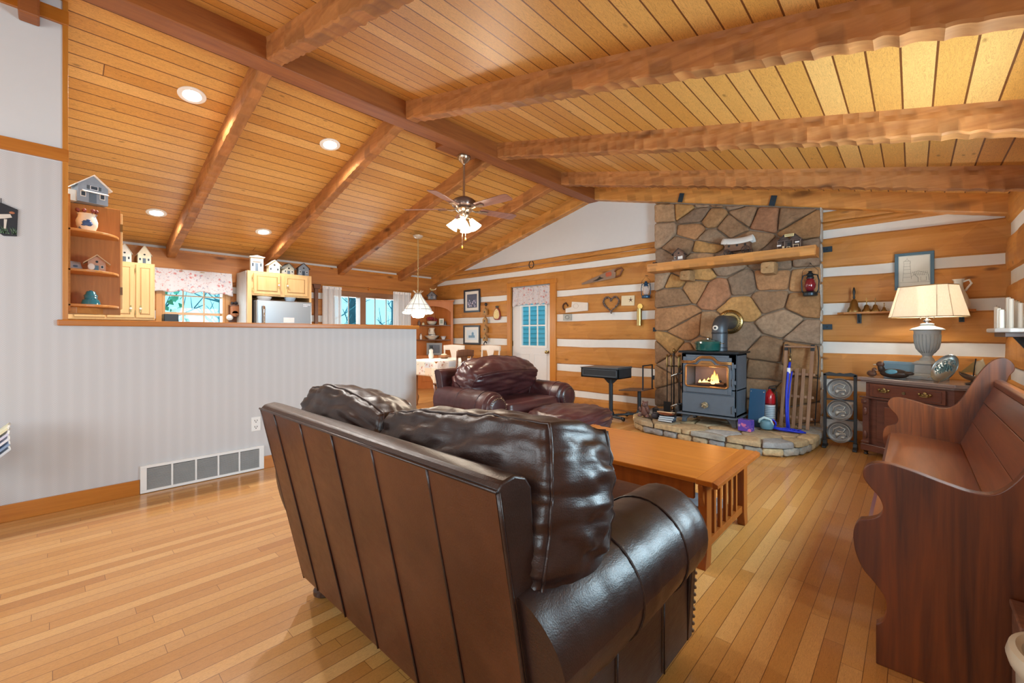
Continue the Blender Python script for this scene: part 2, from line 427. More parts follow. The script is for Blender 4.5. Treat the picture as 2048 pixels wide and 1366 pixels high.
# kitchen (left) wall with two window openings
W1=(1.10,1.88,.95,2.02); W2=(3.58,5.02,.80,1.93)
def wallx(m,x0,x1,y0,y1,z1,holes):
    ys=sorted([y0]+[h[0] for h in holes]+[h[1] for h in holes]+[y1])
    for a,b in zip(ys[:-1],ys[1:]):
        h=[q for q in holes if abs(q[0]-a)<1e-6]
        if h: m.box(x0,x1,a,b,0,h[0][2]); m.box(x0,x1,a,b,h[0][3],z1)
        else: m.box(x0,x1,a,b,0,z1)
m=MB(); wallx(m,XL-.2,XL,YB-.2,YF+.2,2.6,[W1,W2]); wk=struct(m.build('wall_left',M['chink']))
L=MB()
for i in range(6):
    z0=0 if i==0 else bands[i-1][1]; z1=bands[i][0] if i<5 else 2.42
    for a,b in ((.07,W1[0]),(W1[1],W2[0]),(W2[1],YF)):
        logs(L,'x',XL,a,b,z0,z1,front=1,d=.02)
for a,b,z0,z1 in ((W1[0],W1[1],0,.93),(W1[0],W1[1],2.04,2.42),(W2[0],W2[1],0,.78),(W2[0],W2[1],1.95,2.42)): logs(L,'x',XL,a,b,z0,z1,front=1,d=.02)
L.build('wall_boards',M['logd'],wk)
MB().box(XL,XL+.045,.07,YF,2.0,2.40).build('header_board',M['logd'],wk)
struct(MB().box(XL,XL+.05,.07,YF,2.385,2.415).build('trim_1',M['trimx']))
# right wall with openings (windows beside and behind the camera)
WR1=(2.5,3.8,.95,2.05); WR2=(-2.0,0.0,.85,2.05)
m=MB(); wallx(m,XR,XR+.2,YB-.2,YF+.2,2.6,[WR2,WR1]); wr=struct(m.build('wall_right',M['chink']))
bandr=[(.335,.455),(.765,.885),(1.195,1.315),(1.63,1.75),(2.06,2.19)]
L=MB()
for i in range(6):
    z0=0 if i==0 else bandr[i-1][1]; z1=bandr[i][0] if i<5 else 2.46
    for a,b in ((YB,WR2[0]),(WR2[1],WR1[0]),(WR1[1],YF)):
        logs(L,'x',XR,a,b,z0,z1,front=-1)
for wq in (WR1,WR2):
    logs(L,'x',XR,wq[0],wq[1],0,wq[2]-.03); logs(L,'x',XR,wq[0],wq[1],wq[3]+.03,2.46)
L.build('hewn_logs',M['logy'],wr)
# back wall (behind camera) with a wide opening added to let the fill lamp in
BW=(-3.4,-.4,.7,2.4)
m=MB(); m.box(XL-.2,BW[0],YB-.2,YB,0,4); m.box(BW[1],XR+.2,YB-.2,YB,0,4); m.box(BW[0],BW[1],YB-.2,YB,0,BW[2]); m.box(BW[0],BW[1],YB-.2,YB,BW[3],4)
struct(m.build('wall_back',M['dry']))
# partition: tall wall then half wall with pass-through
struct(MB().box(WX-.12,WX,YB,.055,0,2.33).build('wall_partition',M['paper']))
struct(MB().box(WX-.12,WX,YB,.055,2.33,3.6).build('wall_partition_upper',M['dry']))
struct(MB().box(WX-.12,WX,.055,2.865,0,1.236).build('wall_half',M['paper']))
struct(MB().box(WX-.17,WX+.028,.03,2.89,1.236,1.276).build('trim_2',M['trim'],bevel=.006))
struct(MB().box(WX,WX+.02,YB,.085,2.335,2.417).build('trim_3',M['trim'],bevel=.003))
struct(MB().box(WX,WX+.02,YB,.085,3.25,3.345).build('trim_4',M['trim'],bevel=.003))
struct(MB().box(WX-.14,WX+.012,.055,.082,1.276,3.45).build('trim_5',M['trimz'],bevel=.003))
struct(MB().box(WX,WX+.016,YB,.448,0,.107).box(WX,WX+.016,1.274,2.865,0,.107).build('baseboard_left',M['trim'],bevel=.003))
# wall at the end of the kitchen
struct(MB().box(XL,WX-.12,-.06,.055,0,3.6).build('wall_kitchen_end',M['dry']))
struct(MB().box(WX,WX+.13,-.138,-.046,3.18,3.6).build('trim_6',M['beamy'],bevel=.01))
# ---------------------------------------------------------------- beams
def hewn(name,x0,x1,y0,y1,zt0,zt1,h,mat,amp=.014,seed=0,label=None):
    """beam along x; adze scoops in rows on the sides and underside, scalloped arrises"""
    n=int(abs(x1-x0)/.017); m=MB()
    def scal(s):
        r=random.Random(s); cuts=[];x=-.1
        while x<abs(x1-x0)+.5:
            l=r.uniform(.08,.15); cuts.append((x,l,r.uniform(.5,1),r.uniform(.68,1.15))); x+=l
        def f(q):
            for c in cuts:
                if c[0]<=q<c[0]+c[1]:
                    t=(q-c[0])/c[1]; return c[2]*(1-(2*t-1)**2),c[3]
            return 0,1
        return f
    fs=[scal(seed*10+k) for k in range(5)]
    ring=[(0,0,-1),(0,-.20,0),(0,-.42,-1),(0,-.68,1),(0,-.93,5),(.07,-1,5),(.28,-1,2),(.5,-1,2),(.72,-1,2),(.93,-1,6),(1,-.93,6),(1,-.68,3),(1,-.42,-1),(1,-.2,4),(1,0,-1)]
    vs=[];k=len(ring)
    for i in range(n+1):
        t=i/n; x=x0+(x1-x0)*t; zt=zt0+(zt1-zt0)*t; q=abs(x-x0); S=[f(q) for f in fs]
        wv=.006*noise.noise((x*1.3,seed,0)); wz=.008*noise.noise((x*1.1,seed,7))
        for a,b,c in ring:
            y=y0+(y1-y0)*a+wv; z=zt+b*h+(wz if b<-.5 else 0); col=1.0
            if c in (0,1): y+=amp*S[c][0]; col=S[c][1]
            elif c in (3,4): y-=amp*S[c][0]; col=S[c][1]
            elif c==2: z+=amp*S[2][0]; col=S[2][1]
            elif c==5: z+=amp*.9*S[2][0]; y+=amp*.8*S[1][0]; col=S[1][1]
            elif c==6: z+=amp*.9*S[2][0]; y-=amp*.8*S[3][0]; col=S[3][1]
            vs.append((x,y,z,col))
    for v in vs: m.col=(v[3],)*3; m.add([v[:3]],[])
    m.col=None
    f=[(i*k+j,i*k+(j+1)%k,(i+1)*k+(j+1)%k,(i+1)*k+j) for i in range(n) for j in range(k)]
    f+=[tuple(range(k)),tuple(n*k+j for j in range(k))]
    m.f=f; m.m=[0]*len(f); o=m.build(name,mat,smooth=17); return struct(o,label)
RY=[-2.66,-1.40,-.13,1.14,2.40,3.68,4.97]
ti=10
for i,y in enumerate(RY):
    hewn('trim_%d'%ti,-3.68,XR,y,y+.13,3.495,zr(XR)+.005,.185,M['beamx'],seed=i+1,label='hewn rafter on the right slope'); ti+=1
    if y!=-.13: hewn('trim_%d'%ti,-3.86,XL,y,y+.115,3.495,zl(XL)+.005,.185,M['beamx'],amp=.008,seed=i+21,label='hewn rafter on the left slope'); ti+=1
hewn('trim_%d'%ti,-3.68,XR,5.86,6.0,3.495,zr(XR)+.005,.19,M['mantel'],amp=.004,seed=41,label='gable rafter on the right slope'); ti+=1
hewn('trim_%d'%ti,-3.86,XL,5.86,6.0,3.495,zl(XL)+.005,.19,M['mantel'],amp=.003,seed=42,label='gable rafter on the left slope'); ti+=1
struct(MB().box(-3.865,-3.675,YB,YF,3.305,3.56).build('trim_%d'%ti,M['beamy'],bevel=.006),'ridge beam'); ti+=1
# fan mounting block beside the ridge beam
struct(MB().box(-4.06,-3.865,3.05,3.55,3.33,3.47).build('trim_%d'%ti,M['beamy'],bevel=.008)); ti+=1
# ---------------------------------------------------------------- windows
def window(name,x,out,y0,y1,z0,z1,cols,rows,fr='#A8713C',mull=None,rail=True,cass=.07):
    """window in an x-plane wall; out=-1 means outside is -x"""
    m=MB(); xi=x+(.02 if out<0 else -.02)
    a,b=(x-.15,x+.02) if out<0 else (x-.02,x+.15)
    for (ya,yb,za,zb) in ((y0,y0+.035,z0+.0351,z1-.0351),(y1-.035,y1,z0+.0351,z1-.0351),(y0,y1,z0,z0+.035),(y0,y1,z1-.035,z1)): m.box(a,b,ya,yb,za,zb)
    c0,c1=(x,x+.03) if out<0 else (x-.03,x)
    for (ya,yb,za,zb) in ((y0-cass,y0,z0-cass,z1+cass),(y1,y1+cass,z0-cass,z1+cass),(y0,y1,z0-cass,z0),(y0,y1,z1,z1+cass)): m.box(c0,c1,ya,yb,za,zb)
    if mull is not None: m.box(a,c1,mull-.06,mull+.06,z0+.0352,z1-.0352)
    o=struct(m.build(name,plain(fr,.4),bevel=.003))
    g=MB(); xm=x+out*.08
    parts=[(y0,y1)] if mull is None else [(y0,mull-.06),(mull+.06,y1)]
    for (p,q) in parts:
        for i in range(1,cols): yy=p+(q-p)*i/cols; g.box(xm-.01,xm+.01,yy-.009,yy+.009,z0,z1)
        for j in range(1,rows): zz=z0+(z1-z0)*j/rows; t=.02 if (rail and j*2==rows) else .009; g.box(xm-.012,xm+.012,p,q,zz-t,zz+t)
    g.build('grille',plain('#C9A27A' if mull is None else '#8A8078',.5),o)
    MB().box(xm-.003,xm+.003,y0,y1,z0,z1).build('pane',M['glass'],o)
    return o
window('window_1',XL,-1,*W1[:4],3,4,fr='#C08A50')
window('window_2',XL,-1,*W2[:4],3,2,fr='#8A6246',mull=4.2,rail=False)
window('window_3',XR,1,*WR1,3,4,fr='#A8713C'); window('window_4',XR,1,*WR2,5,4,fr='#A8713C')
# unseen back window, added around the fill lamp's opening
m=MB(); 
for (a,b,c,d) in ((BW[0],BW[0]+.05,BW[2],BW[3]),(BW[1]-.05,BW[1],BW[2],BW[3]),(BW[0],BW[1],BW[2],BW[2]+.05),(BW[0],BW[1],BW[3]-.05,BW[3]),(-1.95,-1.85,BW[2],BW[3])): m.box(a,b,YB-.12,YB+.02,c,d)
o=struct(m.build('window_5',M['trimz'])); MB().box(BW[0],BW[1],YB-.08,YB-.075,BW[2],BW[3]).build('pane',M['glass'],o)
# ---------------------------------------------------------------- door
d=MB(); T=.045; y0,y1=YF+.02,YF+.065
gx0,gx1,gz0,gz1=-5.36,-4.78,.96,1.93
d.box(DX0,gx0,y0,y1,0,DZ-.02); d.box(gx1,DX1,y0,y1,0,DZ-.02); d.box(gx0,gx1,y0,y1,0,gz0); d.box(gx0,gx1,y0,y1,gz1,DZ-.02)
door=struct(d.build('door_1',plain('#DEDEDF',.35,var=.02)),'white half-glass back door')
fm=MB()
for a,b in ((DX0+.11,DX0+.42),(DX1-.42,DX1-.11)):
    for (p,q,r,s) in ((a,b,.14,.16),(a,b,.80,.82),(a,a+.02,.1601,.7999),(b-.02,b,.1601,.7999)): fm.box(p,q,y0-.008,y0,r,s)
fm.build('panel_moulding',plain('#DEDEDF',.35,var=.02),door,bevel=.003)
g=MB()
for (p,q,r,s) in ((gx0-.03,gx0+.01,gz0-.03,gz1+.03),(gx1-.01,gx1+.03,gz0-.03,gz1+.03),(gx0+.0101,gx1-.0101,gz0-.03,gz0+.01),(gx0+.0101,gx1-.0101,gz1-.01,gz1+.03)): g.box(p,q,y0-.012,y0+.02,r,s)
for i in (1,2): x=gx0+(gx1-gx0)*i/3; g.box(x-.012,x+.012,y0-.006,y0+.01,gz0,gz1)
for z in (1.335,1.70): g.box(gx0,gx1,y0-.0075,y0+.0115,z-.012,z+.012)
g.build('glazing_bars',M['white'],door)
MB().box(gx0,gx1,y0+.015,y0+.02,gz0,gz1).build('pane',M['glass'],door)
k=MB(); k.lathe([(.03,0),(.03,-.008),(.012,-.012),(.012,-.035),(.026,-.045),(.03,-.06),(.02,-.072),(0,-.075)],(-4.735,y0,.86),axis='y',n=16); k.build('door_handle',M['brass'],door,smooth=40)
k=MB(); k.box(DX0-.004,DX0+.01,y0-.01,y0+.01,.95,1.05); k.build('hinge',M['brass'],door)
m=MB(); m.box(DX0-.095,DX0,YF-.045,YF+.02,0,2.065); m.box(DX1,DX1+.13,YF-.045,YF+.02,0,2.065); m.box(DX0-.095,DX1+.15,YF-.05,YF+.02,2.065,2.145)
struct(m.build('trim_40',M['trimz'],bevel=.004))
# porch siding seen through the door glass
sd=MB()
for i in range(26): z=i*.1; sd.prism([(7.3,z),(7.28,z),(7.295,z+.1),(7.3,z+.1)],'yz',-6.9,-3.3)
sd.box(-5.02,-4.95,7.24,7.29,0,2.6)
tag(sd.build('porch_siding',plain('#9AD6E2',.7,var=.08)),'blue lap siding of the porch wall beyond the door glass','siding')
# outside ground, trees
struct(MB().box(-30,12,-12,16,-.5,-.12).build('ground',plain('#6F7F58',.95,var=.3,nscale=1)))
rt=random.Random(3)
def tree(x,y,h,r,lab,col):
    t=thing('tree',lab,'tree',(x,y,-.12),group='bare trees outside the kitchen windows'); m=MB()
    pts=[(0,0,0),(.1*rt.uniform(-1,1),.1*rt.uniform(-1,1),h*.4),(.2*rt.uniform(-1,1),.2*rt.uniform(-1,1),h)]
    m.tube(pts,[r,r*.8,r*.35],8); m.build('trunk',plain(col,.9,var=.25,nscale=5),t,smooth=True)
    b=MB()
    for i in range(26):
        z=h*rt.uniform(.15,.95); a=rt.uniform(0,6.28); l=rt.uniform(.4,1.0)
        p=Vector((0,0,z)); q=p+Vector((math.cos(a)*l,math.sin(a)*l,l*rt.uniform(.2,.8))); b.tube([p,(p+q)/2+Vector((0,0,-.05)),q],[.03,.02,.008],5)
        for s in range(3):
            q0=p.lerp(q,rt.uniform(.4,1)); q1=q0+Vector((rt.uniform(-.4,.4),rt.uniform(-.4,.4),rt.uniform(.1,.5))); b.tube([q0,q1],[.012,.005],4)
    b.build('branches',plain(col,.9,var=.25,nscale=5),t)
for i in range(14):
    x=-11.2-1.9*(i%3)-.4*(i%2); y=1.2+.95*i+(x+11)*-.4
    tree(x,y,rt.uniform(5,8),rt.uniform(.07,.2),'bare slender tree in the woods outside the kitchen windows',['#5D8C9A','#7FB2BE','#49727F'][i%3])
# shrub seen in the sink window
m=MB()
for i in range(700):
    a=rt.uniform(0,6.28); b=rt.uniform(-1,1); q=Vector((math.cos(a)*math.sqrt(1-b*b),math.sin(a)*math.sqrt(1-b*b),b))*rt.uniform(.5,1)
    p=Vector((q.x*1.0,q.y*1.1,q.z*1.5+1.5)); s=.07; u=Vector((rt.uniform(-1,1),rt.uniform(-1,1),rt.uniform(-1,1))).normalized()*s; v=u.orthogonal().normalized()*s*.6
    m.add([p-u,p+v,p+u,p-v],[(0,1,2,3)])
t=thing('shrub','leafy green shrub outside the sink window','shrub',(-9.7,.6,-.12)); m.build('foliage',plain('#7FC9A0',.7,var=.3),t)
s=MB(); s.tube([(0,0,0),(0.05,0,1.2),(0,.05,2.2)],[.05,.04,.02],6); s.build('stem',plain('#5D7C6A',.9),t)
# ================================================================ CHIMNEY + HEARTH
def clip(poly,a,b,c):
    out=[]; n=len(poly)
    for i in range(n):
        p=poly[i];q=poly[(i+1)%n]; dp=a*p[0]+b*p[1]-c; dq=a*q[0]+b*q[1]-c
        if dp<=0: out.append(p)
        if (dp<0<dq) or (dq<0<dp):
            t=dp/(dp-dq); out.append((p[0]+(q[0]-p[0])*t,p[1]+(q[1]-p[1])*t))
    return out
def voronoi(x0,x1,z0,z1,seeds,sx=1,sz=1):
    cells=[]
    for i,s in enumerate(seeds):
        poly=[(x0,z0),(x1,z0),(x1,z1),(x0,z1)]
        for j,t in enumerate(seeds):
            if i==j: continue
            mx,mz=(s[0]+t[0])/2,(s[1]+t[1])/2; a=(t[0]-s[0])*sx; b=(t[1]-s[1])*sz
            poly=clip(poly,a,b,a*mx+b*mz)
            if len(poly)<3: break
        if len(poly)>=3: cells.append(poly)
    return cells
STC=['#A9835C','#9A7C60','#B08A62','#A0765A','#8E7A68','#AE9070','#967A60','#B8915E','#A08A74','#93806E','#AC8460']
def stone(m,poly,frame,depth,gap=.012,seed=0,col=None,rough=.008,dome=.5):
    """poly in 2D; frame(p2,d) -> 3D point"""
    rnd=random.Random(seed); cx=sum(p[0] for p in poly)/len(poly); cz=sum(p[1] for p in poly)/len(poly)
    # subdivide outline + jitter, shrink
    pts=[]; n=len(poly)
    for i in range(n):
        p=poly[i];q=poly[(i+1)%n]; l=math.hypot(q[0]-p[0],q[1]-p[1]); k=max(1,int(l/.03))
        for j in range(k):
            t=j/k; pts.append((p[0]+(q[0]-p[0])*t,p[1]+(q[1]-p[1])*t))
    def shr(p,g):
        dx,dz=p[0]-cx,p[1]-cz; l=math.hypot(dx,dz)+1e-6; f=max(.1,(l-g)/l); return (cx+dx*f,cz+dz*f)
    # smooth corners
    for _ in range(1): pts=[((pts[i-1][0]+2*pts[i][0]+pts[(i+1)%len(pts)][0])/4,(pts[i-1][1]+2*pts[i][1]+pts[(i+1)%len(pts)][1])/4) for i in range(len(pts))]
    o=rnd.uniform(0,99)
    rings=[]
    for g,d in ((gap,0),(gap+.002,depth*.75),(gap+.012,depth*.97),(gap+.035,depth*1.02)):
        rings.append([(shr((p[0]+rough*noise.noise((p[0]*9,p[1]*9,o)),p[1]+rough*noise.noise((p[0]*9,p[1]*9,o+5))),g),d) for p in pts])
    vs=[];fs=[];k=len(pts)
    m.col=col
    for r in rings:
        for (p,d) in r: vs.append(frame(p,d+depth*.16*noise.noise((p[0]*6,p[1]*6,o))*(d>depth*.5)))
    for a in range(3):
        for i in range(k): fs.append((a*k+i,a*k+(i+1)%k,(a+1)*k+(i+1)%k,(a+1)*k+i))
    # inner fan rings toward centre
    base=3*k
    for t in (.55,.2):
        for i in range(k):
            p=rings[3][i][0]; q=(cx+(p[0]-cx)*t,cz+(p[1]-cz)*t); vs.append(frame(q,depth*(1.03+dome*.12)+depth*.25*noise.noise((q[0]*7,q[1]*7,o))))
        nb=len(vs)-k
        for i in range(k): fs.append((base+i,base+(i+1)%k,nb+(i+1)%k,nb+i))
        base=nb
    vs.append(frame((cx,cz),depth*1.1)); c=len(vs)-1
    for i in range(k): fs.append((base+i,base+(i+1)%k,c))
    m.add(vs,fs); m.col=None
def vary(h,rnd,a=.14):
    c=hexc(h); f=1+rnd.uniform(-a,a); return tuple(min(1,x*f) for x in c)
M['stone']=attrmat('field_stone',.85,26,.55,.45)
M['mortar']=plain('#8E7C6A',.95,var=.18,nscale=40)
CX0,CX1,CY=-2.685,-.745,5.885
ch=MB(); ch.prism([(CX0+.015,0),(CX1-.012,0),(CX1-.012,zr(CX1)-.05),(CX0+.015,zr(CX0)-.05)],'xz',CY,YF-.001)
chim=struct(ch.build('wall_chimney',M['mortar']),'field stone chimney wall behind the wood stove')
rs=random.Random(12); seeds=[]
tries=0
while len(seeds)<70 and tries<9000:
    tries+=1
    p=(rs.uniform(CX0+.03,CX1-.03),rs.uniform(.05,3.15)); rr=.235*(.5+.8*rs.random())
    if all(math.hypot((p[0]-q[0])*.78,(p[1]-q[1])*1.12)>min(rr,q[2]) for q in seeds): seeds.append((p[0],p[1],rr))
sm=MB()
for i,poly in enumerate(voronoi(CX0,CX1,.0,3.25,seeds,.72,1.3)):
    poly=clip(poly,.2435,1,zr(0)-.20)   # under the ceiling line
    if len(poly)<3: continue
    xs=[p[0] for p in poly]; zs=[p[1] for p in poly]
    if (max(xs)-min(xs))<.05 or (max(zs)-min(zs))<.05: continue
    stone(sm,poly,lambda p,d:(p[0],CY-d,p[1]),.05*rs.uniform(.6,1.35),.007,i,vary(rs.choice(STC),rs))
# quoins returning on the right side
z=0
while z<2.55:
    h=rs.uniform(.14,.3); poly=[(CY-.02,z+.005),(YF,z+.005),(YF,z+h-.005),(CY-.02,z+h-.005)]
    stone(sm,poly,lambda p,d:(CX1-.012+d*.5,p[0],p[1]),.03,.004,int(z*100),vary('#BFC2C0',rs,.08)); z+=h
sm.build('field_stones',M['stone'],chim,smooth=50)
# corbels carrying the mantel
for cxx in (-2.19,-1.24):
    c=MB(); stone(c,[(cxx-.075,1.885),(cxx+.075,1.875),(cxx+.08,2.025),(cxx-.07,2.025)],lambda p,d:(p[0],5.84-d,p[1]),.17,.0,int(cxx*10),vary('#A88862',rs)); 
    o=c.build('stone_corbel',M['stone'],chim,smooth=40)
# mantel
mt=hewn('mantel_shelf',-2.675,-.76,5.60,5.88,2.14,2.14,.112,M['mantel'],amp=.004,seed=77)
del mt['kind']; tag(mt,'thick hewn orange wood mantel shelf across the stone chimney','mantel shelf')
# hearth
HZ=.14
outl=[(-2.70,5.86),(-2.70,5.45),(-2.66,5.15),(-2.55,4.95),(-2.38,4.82),(-2.1,4.76),(-1.75,4.70),(-1.4,4.65),(-1.05,4.65),(-.88,4.75),(-.77,4.93),(-.71,5.2),(-.69,5.5),(-.70,5.86)]
def inset(pts,d):
    cx=-1.7;cy=5.5; return [(cx+(p[0]-cx)*(1-d/max(.3,math.hypot(p[0]-cx,p[1]-cy))),cy+(p[1]-cy)*(1-d/max(.3,math.hypot(p[0]-cx,p[1]-cy)))) for p in pts]
hb=MB(); hb.prism(inset(outl,.05),'xy',0,HZ-.02)
hearth=tag(hb.build('hearth',M['mortar']),'low curved fieldstone hearth under the wood stove','hearth')
HS=['#B7A27E','#A8977C','#9FA0A0','#C0AB86','#8F8F90','#B29A78','#A5A29A']
tp=MB(); sd2=[]
t=0
while len(sd2)<34 and t<4000:
    t+=1; p=(rs.uniform(-2.7,-.7),rs.uniform(4.65,5.86))
    if all(math.hypot((p[0]-q[0])*.8,p[1]-q[1])>.2 for q in sd2): sd2.append(p)
for i,poly in enumerate(voronoi(-2.72,-.68,4.6,5.87,sd2)):
    # clip to outline (convex enough): clip against each outline edge
    n=len(outl)
    for k in range(n-1):
        a=outl[k];b=outl[k+1]; ex,ey=b[0]-a[0],b[1]-a[1]; nx,ny=ey,-ex
        # outward normal: away from centre
        if nx*(-1.7-a[0])+ny*(5.5-a[1])>0: nx,ny=-nx,-ny
        poly=clip(poly,nx,ny,nx*a[0]+ny*a[1])
        if len(poly)<3: break
    if len(poly)<3: continue
    stone(tp,poly,lambda p,d:(p[0],p[1],HZ-.05+d),.05,.006,i+300,vary(rs.choice(HS),rs),dome=.0,rough=.004)
tp.build('cap_stones',M['stone'],hearth,smooth=50)
fr=MB()
for row,(za,zb) in enumerate(((.0,.088),)):
    for k in range(len(outl)-1):
        a=Vector((*outl[k],0)); b=Vector((*outl[k+1],0)); l=(b-a).length; q=max(1,int(l/.2+.5)); dr=(b-a)/l; nn=Vector((dr.y,-dr.x,0))
        if nn.dot(Vector((-1.7,5.5,0))-a)>0: nn=-nn
        for j in range(q):
            u0=l*j/q;u1=l*(j+1)/q
            stone(fr,[(u0,za+.004),(u1,za+.004),(u1,zb),(u0,zb)],lambda p,d,a=a,dr=dr,nn=nn:tuple(a+dr*p[0]+nn*(d-.055)+Vector((0,0,p[1]))),.035,.006,k*7+j,vary(rs.choice(HS),rs),rough=.004)
fr.build('edge_stones',M['stone'],hearth,smooth=50)
# ================================================================ LEATHER SEATING
def cushion(w,d,h,puff=.45,n=22,wr=.012,seed=0,seam=True,droop=0,freq=1.0,pinch=1.0):
    """puffed box cushion centred at origin; returns MB"""
    m=MB(); vs={};V=[];F=[]
    def key(p): return tuple(round(c,4) for c in p)
    for ax in range(3):
        for sg in (-1,1):
            for i in range(n):
                for j in range(n):
                    q=[]
                    for (a,b) in ((i,j),(i+1,j),(i+1,j+1),(i,j+1)):
                        u=-1+2*a/n; v=-1+2*b/n; p=[0,0,0]; p[ax]=sg; p[(ax+1)%3]=u; p[(ax+2)%3]=v
                        k=key(p)
                        if k not in vs: vs[k]=len(V); V.append(Vector(p))
                        q.append(vs[k])
                    F.append(tuple(q))
    out=[]
    for p in V:
        x,y,z=p
        r=Vector((x*math.sqrt(1-y*y/2-z*z/2+y*y*z*z/3),y*math.sqrt(1-x*x/2-z*z/2+x*x*z*z/3),z*math.sqrt(1-x*x/2-y*y/2+x*x*y*y/3)))
        s=Vector((x,y,z)).lerp(r*1.12,puff)
        # edge emphasis
        q=Vector((s.x*w/2,s.y*d/2,s.z*h/2))
        nn=Vector((r.x/w,r.y/d,r.z/h)).normalized()
        e=max(abs(x),abs(z))
        fold=noise.noise((x*2.2*freq+seed,y*1.1*freq,z*5*freq+seed))+.5*noise.noise((x*7*freq,y*3+seed,z*9*freq))
        rad=abs(noise.noise((math.atan2(z,x)*3.2*freq,seed,y)))
        q+=nn*(wr*fold - wr*1.2*(e**3)*(.5-rad))
        if droop: q.z-=droop*(x*x)*(1 if z>0 else .2)
        out.append(q)
    m.add(out,F); m.V=V; m.out=out
    return m
def edgepath(c,yy):
    """points of the cushion surface lying on the box edge ring nearest y=yy"""
    ys=sorted(set(round(p.y,4) for p in c.V)); y0=min(ys,key=lambda a:abs(a-yy))
    ids=[i for i,p in enumerate(c.V) if abs(p.y-y0)<1e-3 and max(abs(p.x),abs(p.z))>.999]
    ids.sort(key=lambda i:math.atan2(c.V[i].z,c.V[i].x))
    return [c.out[i]+c.out[i].normalized()*.001 for i in ids]
def ringpath(w,h,y,n=60,e=3.2):
    pts=[]
    for i in range(n):
        t=2*PI*i/n; c,s_=math.cos(t),math.sin(t)
        pts.append((w/2*math.copysign(abs(c)**(2/e),c),y,h/2*math.copysign(abs(s_)**(2/e),s_)))
    return pts
